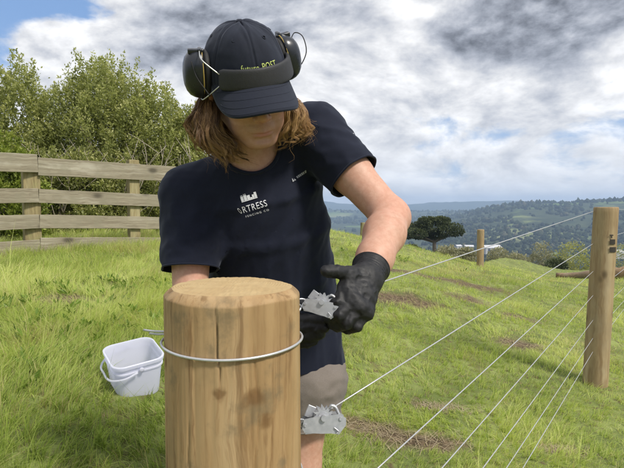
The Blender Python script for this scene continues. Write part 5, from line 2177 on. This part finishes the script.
HAIR_L = [
    [(204, 94, 1.165), (197, 109, 1.14), (189, 122, 1.125), (188, 133, 1.12), (196, 141, 1.13), (199, 149, 1.14), (206, 154, 1.15)],
    [(205, 95, 1.155), (200, 110, 1.12), (195, 123, 1.11), (196, 135, 1.105), (205, 146, 1.11), (211, 156, 1.12), (219, 163, 1.13)],
    [(206, 96, 1.145), (204, 111, 1.11), (201, 124, 1.10), (204, 137, 1.095), (213, 149, 1.10), (219, 159, 1.11), (228, 168, 1.12)],
    [(208, 98, 1.14), (209, 112, 1.105), (208, 125, 1.095), (212, 138, 1.095), (221, 150, 1.105), (227, 159, 1.12), (237, 165, 1.14)],
    [(209, 102, 1.15), (213, 116, 1.12), (215, 128, 1.11), (219, 140, 1.115), (227, 150, 1.13), (235, 156, 1.15), (243, 158, 1.17)],
    [(203, 94, 1.20), (196, 110, 1.19), (191, 124, 1.18), (194, 137, 1.175), (204, 147, 1.18), (210, 155, 1.185), (217, 160, 1.19)],
    [(208, 96, 1.23), (203, 115, 1.23), (201, 129, 1.22), (206, 142, 1.21), (214, 151, 1.20), (222, 158, 1.195), (231, 163, 1.19)],
]
HAIR_R = [
    [(279, 94, 1.165), (284, 107, 1.15), (284, 118, 1.15), (280, 128, 1.155), (281, 136, 1.16), (276, 142, 1.17), (270, 147, 1.18)],
    [(282, 94, 1.16), (290, 106, 1.15), (292, 117, 1.15), (289, 127, 1.155), (291, 134, 1.165), (286, 139, 1.17), (279, 142, 1.18)],
    [(285, 94, 1.17), (296, 105, 1.16), (301, 116, 1.16), (299, 126, 1.165), (301, 133, 1.17), (296, 137, 1.18), (289, 139, 1.19)],
    [(286, 95, 1.19), (299, 106, 1.185), (307, 117, 1.185), (307, 126, 1.19), (310, 132, 1.195), (305, 137, 1.20), (298, 138, 1.20)],
    [(282, 97, 1.23), (296, 110, 1.23), (306, 120, 1.23), (308, 129, 1.235), (311, 135, 1.24), (307, 139, 1.24), (300, 140, 1.24)],
    [(266, 98, 1.26), (279, 114, 1.26), (287, 125, 1.255), (285, 134, 1.25), (283, 142, 1.24), (278, 147, 1.23), (272, 150, 1.22)],
]
HAIR_B = [
    [(216, 98, 1.23), (222, 116, 1.225), (227, 132, 1.21), (234, 146, 1.20), (241, 154, 1.20), (246, 158, 1.20)],
    [(206, 98, 1.20), (208, 114, 1.19), (209, 128, 1.18), (215, 141, 1.175), (223, 152, 1.17), (231, 160, 1.17)],
    [(212, 100, 1.21), (216, 116, 1.20), (219, 130, 1.195), (226, 143, 1.19), (234, 152, 1.19), (240, 158, 1.19)],
    [(214, 96, 1.24), (210, 116, 1.25), (212, 134, 1.25), (222, 148, 1.24), (230, 156, 1.225), (238, 160, 1.21)],
    [(230, 92, 1.28), (228, 116, 1.29), (230, 134, 1.285), (236, 146, 1.28), (240, 150, 1.28), (244, 153, 1.28)],
    [(250, 90, 1.29), (252, 114, 1.30), (256, 130, 1.295), (262, 140, 1.28), (266, 146, 1.27), (268, 149, 1.26)],
    [(266, 92, 1.27), (276, 112, 1.27), (284, 126, 1.26), (284, 138, 1.25), (278, 146, 1.24), (272, 150, 1.23)],
]


def build_hair(root):
    r = np.random.default_rng(17)
    Vs, Ts, Cs, off = [], [], [], 0
    for grp, n, lit_tone, thick, sh in ((HAIR_L, 2000, 0.46, 0.00033, 2.5), (HAIR_R, 1500, 0.76, 0.00033, -0.5), (HAIR_B, 1500, 0.28, 0.0005, 1.0)):  # base tone per side; right hair is more golden, with sunlight painted in
        G = np.array([spline([at(p[0] + sh, p[1] - 1, p[2] - 0.025) for p in g], 14) for g in grp])
        k = len(G)
        # locks: strands share a clump path
        nc = n // 26
        cu = r.uniform(0, k - 1.001, nc)
        cofs = r.normal(0, 1, (nc, 3)) * np.array([0.0055, 0.009, 0.004])
        cph = r.uniform(0, 6.28, nc)
        camp = r.uniform(0.003, 0.009, nc)
        cfr = r.uniform(2.2, 3.6, nc)
        ctone = r.normal(0.02, 0.30, nc)
        ln = r.uniform(0.55, 1.05, nc).clip(0, 1)
        for c in range(nc):
            i = int(cu[c])
            f = cu[c] - i
            path = G[i] * (1 - f) + G[i + 1] * f
            t = np.linspace(0, 1, 14)
            wv = np.stack([np.sin(t * 6.28 * cfr[c] + cph[c]), np.cos(t * 6.28 * cfr[c] + cph[c]) * 0.9, 0.35 * np.sin(t * 6.28 * cfr[c] * 1.3 + cph[c] * 2)], 1) * camp[c] * (0.15 + t)[:, None]
            curl = np.sin(t * 6.28 * 2.1 + cu[c] * 1.7 + (0.0 if sh > 1.5 else 1.2))[:, None] * np.array([1.0, 0.6, 0.25]) * 0.0065 * (t ** 0.7)[:, None]
            path = path + curl + cofs[c] * (0.5 + 0.9 * t)[:, None] + wv
            # shorten the lock
            tt = np.linspace(0, ln[c] * 13, 14)
            ii = np.minimum(tt.astype(int), 12)
            path = path[ii] * (1 - (tt - ii))[:, None] + path[ii + 1] * (tt - ii)[:, None]
            m = 26
            so = r.normal(0, 1, (m, 1, 3)) * 0.0030
            conv = (1.0 - 0.75 * t ** 1.2)[None, :, None]
            fly = (r.uniform(size=(m, 1, 1)) < 0.10) * r.normal(0, 0.016, (m, 1, 3)) * (t ** 1.5)[None, :, None]
            P = path[None] + so * conv + fly
            wob = np.sin(t[None] * r.uniform(8, 18, (m, 1)) + r.uniform(0, 6.28, (m, 1)))[..., None] * r.normal(0, 0.0010, (m, 1, 3))
            P = P + wob
            rad = thick * r.uniform(0.7, 1.3, (m, 1)) * (1 - 0.75 * t ** 3)[None]
            T = np.gradient(P, axis=1)
            T /= np.linalg.norm(T, axis=2)[..., None] + 1e-9
            N = np.cross(T, np.array([0.3, 0.5, 0.81]))
            N /= np.linalg.norm(N, axis=2)[..., None] + 1e-9
            B = np.cross(T, N)
            ring = np.stack([P + rad[..., None] * (math.cos(a) * N + math.sin(a) * B) for a in (0, 2.094, 4.189)], 2)   # m,18,3,3
            Vs.append(ring.reshape(-1, 3))
            base = np.arange(m)[:, None, None] * 42 + np.arange(13)[None, :, None] * 3
            for a in range(3):
                b = (a + 1) % 3
                q = np.stack([base + a, base + b, base + 3 + b, base + 3 + a], -1).reshape(-1, 4)
                Ts.append(q + off)
            tone = np.clip(lit_tone + ctone[c] + r.normal(0, 0.10, (m, 1)) + 0.34 * (t[None] - 0.35), 0, 1)
            col = np.repeat(tone[:, :, None], 3, 2).reshape(-1)
            Cs.append(np.stack([col, col, col], 1))
            off += m * 42
    m, t = new_mat('hair_strands')
    s = t.node('ShaderNodeSeparateColor', {'Color': t.node('ShaderNodeVertexColor', layer_name='tint').outputs[0]}).outputs[0]
    c = t.ramp(s, [(0.0, (0.075, 0.040, 0.020)), (0.35, (0.24, 0.135, 0.065)), (0.7, (0.46, 0.265, 0.115)), (1.0, (0.62, 0.40, 0.18))])
    p = t.node('ShaderNodeBsdfPrincipled', {'Base Color': c, 'Roughness': 0.38, 'Specular IOR Level': 0.5})
    tr = t.node('ShaderNodeBsdfTranslucent', {'Color': c})
    mx = t.node('ShaderNodeMixShader', {0: 0.28, 1: p.outputs[0], 2: tr.outputs[0]})
    t.node('ShaderNodeOutputMaterial', {'Surface': mx.outputs[0]})
    o = mk('hair', np.concatenate(Vs), np.concatenate(Ts), m, root, cols=np.concatenate(Cs))
    tag(o, kind='stuff')
    o['label'] = 'shoulder-length wavy light brown hair'


CAP_AX, CAP_BY, CAP_TOP = 0.0935, 0.1085, 0.146


def cap_point(phi, t, lift=0.0):
    """phi measured from the front (-y) towards his left; t from the rim (0) to the button (1)"""
    rim = 0.030 + 0.010 * np.cos(phi)
    t = np.asarray(t, float)
    s = np.sin(np.clip(t, 0, 1) * np.pi / 2)
    rho = np.maximum(np.cos(t * np.pi / 2), 0) ** 0.72
    front = np.maximum(np.cos(phi), 0)
    z = rim + (CAP_TOP - rim) * (s ** (1.0 + 0.12 * front)) + np.minimum(t, 0) * 0.1
    return np.stack([(CAP_AX + lift) * rho * np.sin(phi), 0.010 - (CAP_BY + lift) * rho * np.cos(phi) * (1 + 0.02 * front), z + lift * s], -1)


def build_cap(root):
    mat = fabric('cap_twill', (0.0095, 0.0115, 0.020), (0.014, 0.017, 0.028), 1100, 0.8, 0.2)
    n, m = 240, 60
    phi = np.linspace(0, 2 * np.pi, n, endpoint=False)
    ts = np.linspace(-0.03, 0.995, m)
    P, T = np.meshgrid(phi, ts)
    seam = np.zeros_like(P)
    for k in range(6):
        a0 = k * np.pi / 3
        da = np.abs(np.angle(np.exp(1j * (P - a0)))) * np.cos(np.clip(T, 0, 1) * np.pi / 2)
        seam += -0.0016 * np.exp(-(da / 0.012) ** 2) + 0.0009 * np.exp(-((da - 0.045) / 0.022) ** 2)
    dent = (fbm(np.stack([np.sin(P) * 2.5, np.cos(P) * 2.5, T * 3], -1), 3, 121) - 0.5) * 0.007
    V = cap_point(P, T, seam + dent)
    V = hw(V.reshape(-1, 3))
    F = [(a * n + b, a * n + (b + 1) % n, (a + 1) * n + (b + 1) % n, (a + 1) * n + b) for a in range(m - 1) for b in range(n)]
    F.append([(m - 1) * n + b for b in range(n)])
    cap = mk('cap', V, F, mat, root)
    cap['label'] = 'dark navy baseball cap with lime lettering'
    # peak
    nu, nv = 60, 22
    us, vs = np.linspace(-1, 1, nu), np.linspace(0, 1, nv)

    def peak(top):
        out = []
        for v in vs:
            for u in us:
                a = u * math.radians(72)
                p = cap_point(np.array(a), np.array(0.02), -0.002)
                L = 0.086 * max(0.0, 1 - abs(u) ** 5) ** 0.42
                x = p[0] * (1 + 0.03 * v)
                y = p[1] - L * v
                z = p[2] - L * v * 0.40 - 0.017 * (x / 0.08) ** 2 * (0.3 + 0.7 * v) + 0.004
                out.append((x, y, z + (0.0022 if top else -0.0022)))
        return np.array(out)
    Vt, Vb = peak(True), peak(False)
    k = nu * nv
    F = [(j * nu + i, j * nu + i + 1, (j + 1) * nu + i + 1, (j + 1) * nu + i) for j in range(nv - 1) for i in range(nu - 1)]
    F += [tuple(k + q for q in f[::-1]) for f in F]
    rimv = [j * nu for j in range(nv)] + [(nv - 1) * nu + i for i in range(1, nu)] + [j * nu + nu - 1 for j in range(nv - 2, -1, -1)]
    F += [(rimv[i], rimv[i + 1], k + rimv[i + 1], k + rimv[i]) for i in range(len(rimv) - 1)]
    pk = mk('peak', hw(np.vstack([Vt, Vb])), F, mat, cap)
    # stitched rows on the peak
    for q in (0.30, 0.55, 0.80, 0.955):
        j = int(q * (nv - 1))
        mb = MB()
        mb.tube(hw(Vt[j * nu + 4:(j + 1) * nu - 4] + np.array([0, 0, 0.0001])), 0.0006, 5)
        mb.obj('stitching', mat, pk)
    mb = MB()
    mb.lathe([(0.001, 0.0050), (0.005, 0.0044), (0.008, 0.002), (0.0085, -0.002)], 18, HR @ np.eye(3), hw((0, 0.010, CAP_TOP)))
    mb.obj('button', mat, cap)
    for k in range(6):
        a = (k + 0.5) * np.pi / 3
        p = cap_point(np.array(a), np.array(0.60), 0.001)
        p2 = cap_point(np.array(a), np.array(0.60), 0.012)
        mb = MB()
        R = frame(HR @ (p2 - p))
        an = np.linspace(0, 2 * np.pi, 15)
        ring = np.stack([0.0036 * np.cos(an), 0.0036 * np.sin(an), 0 * an], 1) @ R.T + hw(p)
        mb.tube(ring, 0.0012, 5, caps=False)
        mb.obj('eyelet', mat, cap)
    lime = mat_simple('lime_thread', (0.50, 0.58, 0.16), 0.7, 0.2, 1200)
    for txt, a0, t0, h, cx in (('future', -0.36, 0.205, 0.0125, 1.0), ('POST', 0.13, 0.205, 0.0125, 1.0)):
        V2, F2 = text_mesh(txt, h, cx=cx, sp=1.05)
        q = []
        for x, y in V2:
            q.append(cap_point(np.array(a0 + x / CAP_BY * 0.98), np.array(t0 + y / 0.150), 0.0022))
        mk('lettering', hw(np.array(q)), F2, lime, cap, smooth=False)
    return cap


def build_ear_defenders():
    band_m = mat_simple('band_vinyl', (0.018, 0.018, 0.020), 0.62, 0.25, 90, bump=0.3)
    cup_m = mat_simple('cup_plastic', (0.016, 0.018, 0.024), 0.30, 0.15, 40, bump=0.05)
    foam = mat_simple('cushion_foam', (0.012, 0.012, 0.013), 0.7, 0.2, 90)
    steel = mat_simple('spring_wire', (0.62, 0.62, 0.60), 0.35, 0.1, 80, metal=0.8)
    yel = mat_simple('ochre_cord', (0.42, 0.30, 0.07), 0.6, 0.1, 80)
    root = empty('ear_defenders', tuple(hw((0, 0, 0.06))), 'black ear defenders worn over the cap with their band across its front', 'ear defenders')
    # padded band across the front of the cap
    nb = 60
    phi = np.linspace(math.radians(-47), math.radians(92), nb)
    prof = []
    for a in np.linspace(0, 2 * np.pi, 20, endpoint=False):
        c_, s_ = math.cos(a), math.sin(a)
        prof.append((0.0052 * np.sign(c_) * abs(c_) ** 0.6, 0.0215 * np.sign(s_) * abs(s_) ** 0.45))
    V = []
    for i, p in enumerate(phi):
        out = np.array([math.sin(p), -math.cos(p), 0])
        up = np.array([0, 0, 1.0])
        tilt = 0.20
        o2 = out * math.cos(tilt) + up * math.sin(tilt)
        u2 = up * math.cos(tilt) - out * math.sin(tilt)
        ctr = np.array([(CAP_AX + 0.007) * math.sin(p), 0.010 - (CAP_BY + 0.008) * math.cos(p), 0.0560 - 0.004 * (1 - math.cos(p))])
        end = min(1, (min(i, nb - 1 - i) + 1) / 3)
        for a, b in prof:
            V.append(ctr + o2 * a + u2 * b * (0.8 + 0.2 * end))
    k = len(prof)
    F = [(i * k + j, (i + 1) * k + j, (i + 1) * k + (j + 1) % k, i * k + (j + 1) % k) for i in range(nb - 1) for j in range(k)]
    F += [tuple(range(k)), tuple((nb - 1) * k + j for j in range(k - 1, -1, -1))]
    mk('headband', hw(np.array(V)), F, band_m, root)
    for s in (-1, 1):
        cc = np.array([-0.099, 0.004, 0.050]) if s < 0 else np.array([0.100, 0.034, 0.050])
        axv = np.array([s * 1.0, 0.10, 0.10])
        Rl = frame(axv, (0, 0, 1))          # local z outwards, x up, y along the head
        def cup(prof_, sy=0.80, nn=40):
            V = []
            for r, z in prof_:
                for a in np.linspace(0, 2 * np.pi, nn, endpoint=False):
                    c_, s_ = math.cos(a), math.sin(a)
                    V.append((r * np.sign(c_) * abs(c_) ** 0.85, r * sy * np.sign(s_) * abs(s_) ** 0.85, z))
            m_ = len(prof_)
            F = [(i * nn + j, i * nn + (j + 1) % nn, (i + 1) * nn + (j + 1) % nn, (i + 1) * nn + j) for i in range(m_ - 1) for j in range(nn)]
            F.append(tuple(range(nn - 1, -1, -1)))
            F.append(tuple((m_ - 1) * nn + j for j in range(nn)))
            return np.array(V) @ Rl.T + cc, F
        V, F = cup([(0.050, -0.004), (0.052, 0.000), (0.0515, 0.008), (0.049, 0.018), (0.044, 0.027), (0.035, 0.034), (0.022, 0.0385), (0.008, 0.040)])
        shell = mk('ear_cup', hw(V), F, cup_m, root)
        V, F = cup([(0.030, -0.0185), (0.042, -0.0185), (0.0485, -0.015), (0.0505, -0.010), (0.0485, -0.005), (0.044, -0.0045)])
        mk('cushion', hw(V), F, foam, shell)
        mb = MB()
        an = np.linspace(0, 2 * np.pi, 40)
        ring = np.stack([0.0525 * np.cos(an), 0.0525 * 0.8 * np.sin(an), np.full(40, -0.0015)], 1) @ Rl.T + cc
        mb.tube(hw(ring), 0.0012, 6, caps=False)
        mb.obj('seam_cord', yel, shell)
        # clip on the top rim and small vents
        mb = MB()
        mb.box(cc + Rl @ np.array([0.049, -0.006, 0.010]), (0.010, 0.014, 0.034), Rl, 0.002)
        mb.box(cc + Rl @ np.array([0.053, -0.012, 0.002]), (0.008, 0.022, 0.008), Rl, 0.002)
        V = np.array(mb.v)
        mk('clip', hw(V), mb.f, cup_m, shell)
        # two spring wires from the band end to the top and bottom of the cup
        ea = math.radians(46 if s < 0 else 88)
        e = np.array([s * (CAP_AX + 0.010) * math.sin(ea), 0.010 - (CAP_BY + 0.011) * math.cos(ea), 0.056])
        top = cc + Rl @ np.array([0.054, -0.012, 0.004])
        bot = cc + Rl @ np.array([-0.052, -0.008, 0.004])
        for b, dz in ((top, 0.010), (bot, -0.012)):
            el = np.array([s * 0.014, -0.012, dz * 0.6])
            mb = MB()
            st = e + np.array([0, 0, dz])
            pts = spline([st, st * 0.45 + b * 0.55 + el, b + np.array([0, -0.006, 0]), b], 18)
            mb.tube(hw(pts), 0.0013, 7)
            mb.obj('spring_wire', steel, root)
        # short lead on the cup
        mb = MB()
        if s > 0:
            pts = [cc + Rl @ np.array(q) for q in ((0.030, -0.020, 0.034), (0.042, -0.026, 0.050), (0.034, -0.010, 0.062), (0.004, 0.006, 0.060), (-0.022, 0.006, 0.044), (-0.030, 0.0, 0.032))]
        else:
            pts = [cc + Rl @ np.array(q) for q in ((0.034, -0.030, 0.022), (0.006, -0.046, 0.014), (-0.020, -0.060, -0.004), (-0.028, -0.066, -0.010))]
        mb.tube(hw(spline(pts, 30)), 0.0013, 6)
        mb.obj('lead', foam, root)


def build_man():
    g = float(ground_z(-0.12, 1.45))
    root = empty('person', (-0.12, 1.45, g), 'person in navy t-shirt, cap and black gloves bending over a wire strainer', 'person')
    build_body(root)
    build_shirt(root)
    build_shorts(root)
    build_boots(root)
    build_gloves(root)
    build_hair(root)
    build_cap(root)
    build_ear_defenders()
    for a in (ankL, ankR):
        KEEP_OUT.append((a[0], a[1] - 0.06, 0.12))

# ------------------------------------------------------------------ put it together
build_ground()
build_far_wood()
build_haze()
build_sheds()
build_hedge()
build_trees()
build_fence_posts()
build_board_fence()
build_log()
build_strainer_post()
build_bucket()
build_man()
build_wires()
build_tie_wire()
build_strainers()
build_weeds()
build_grass()
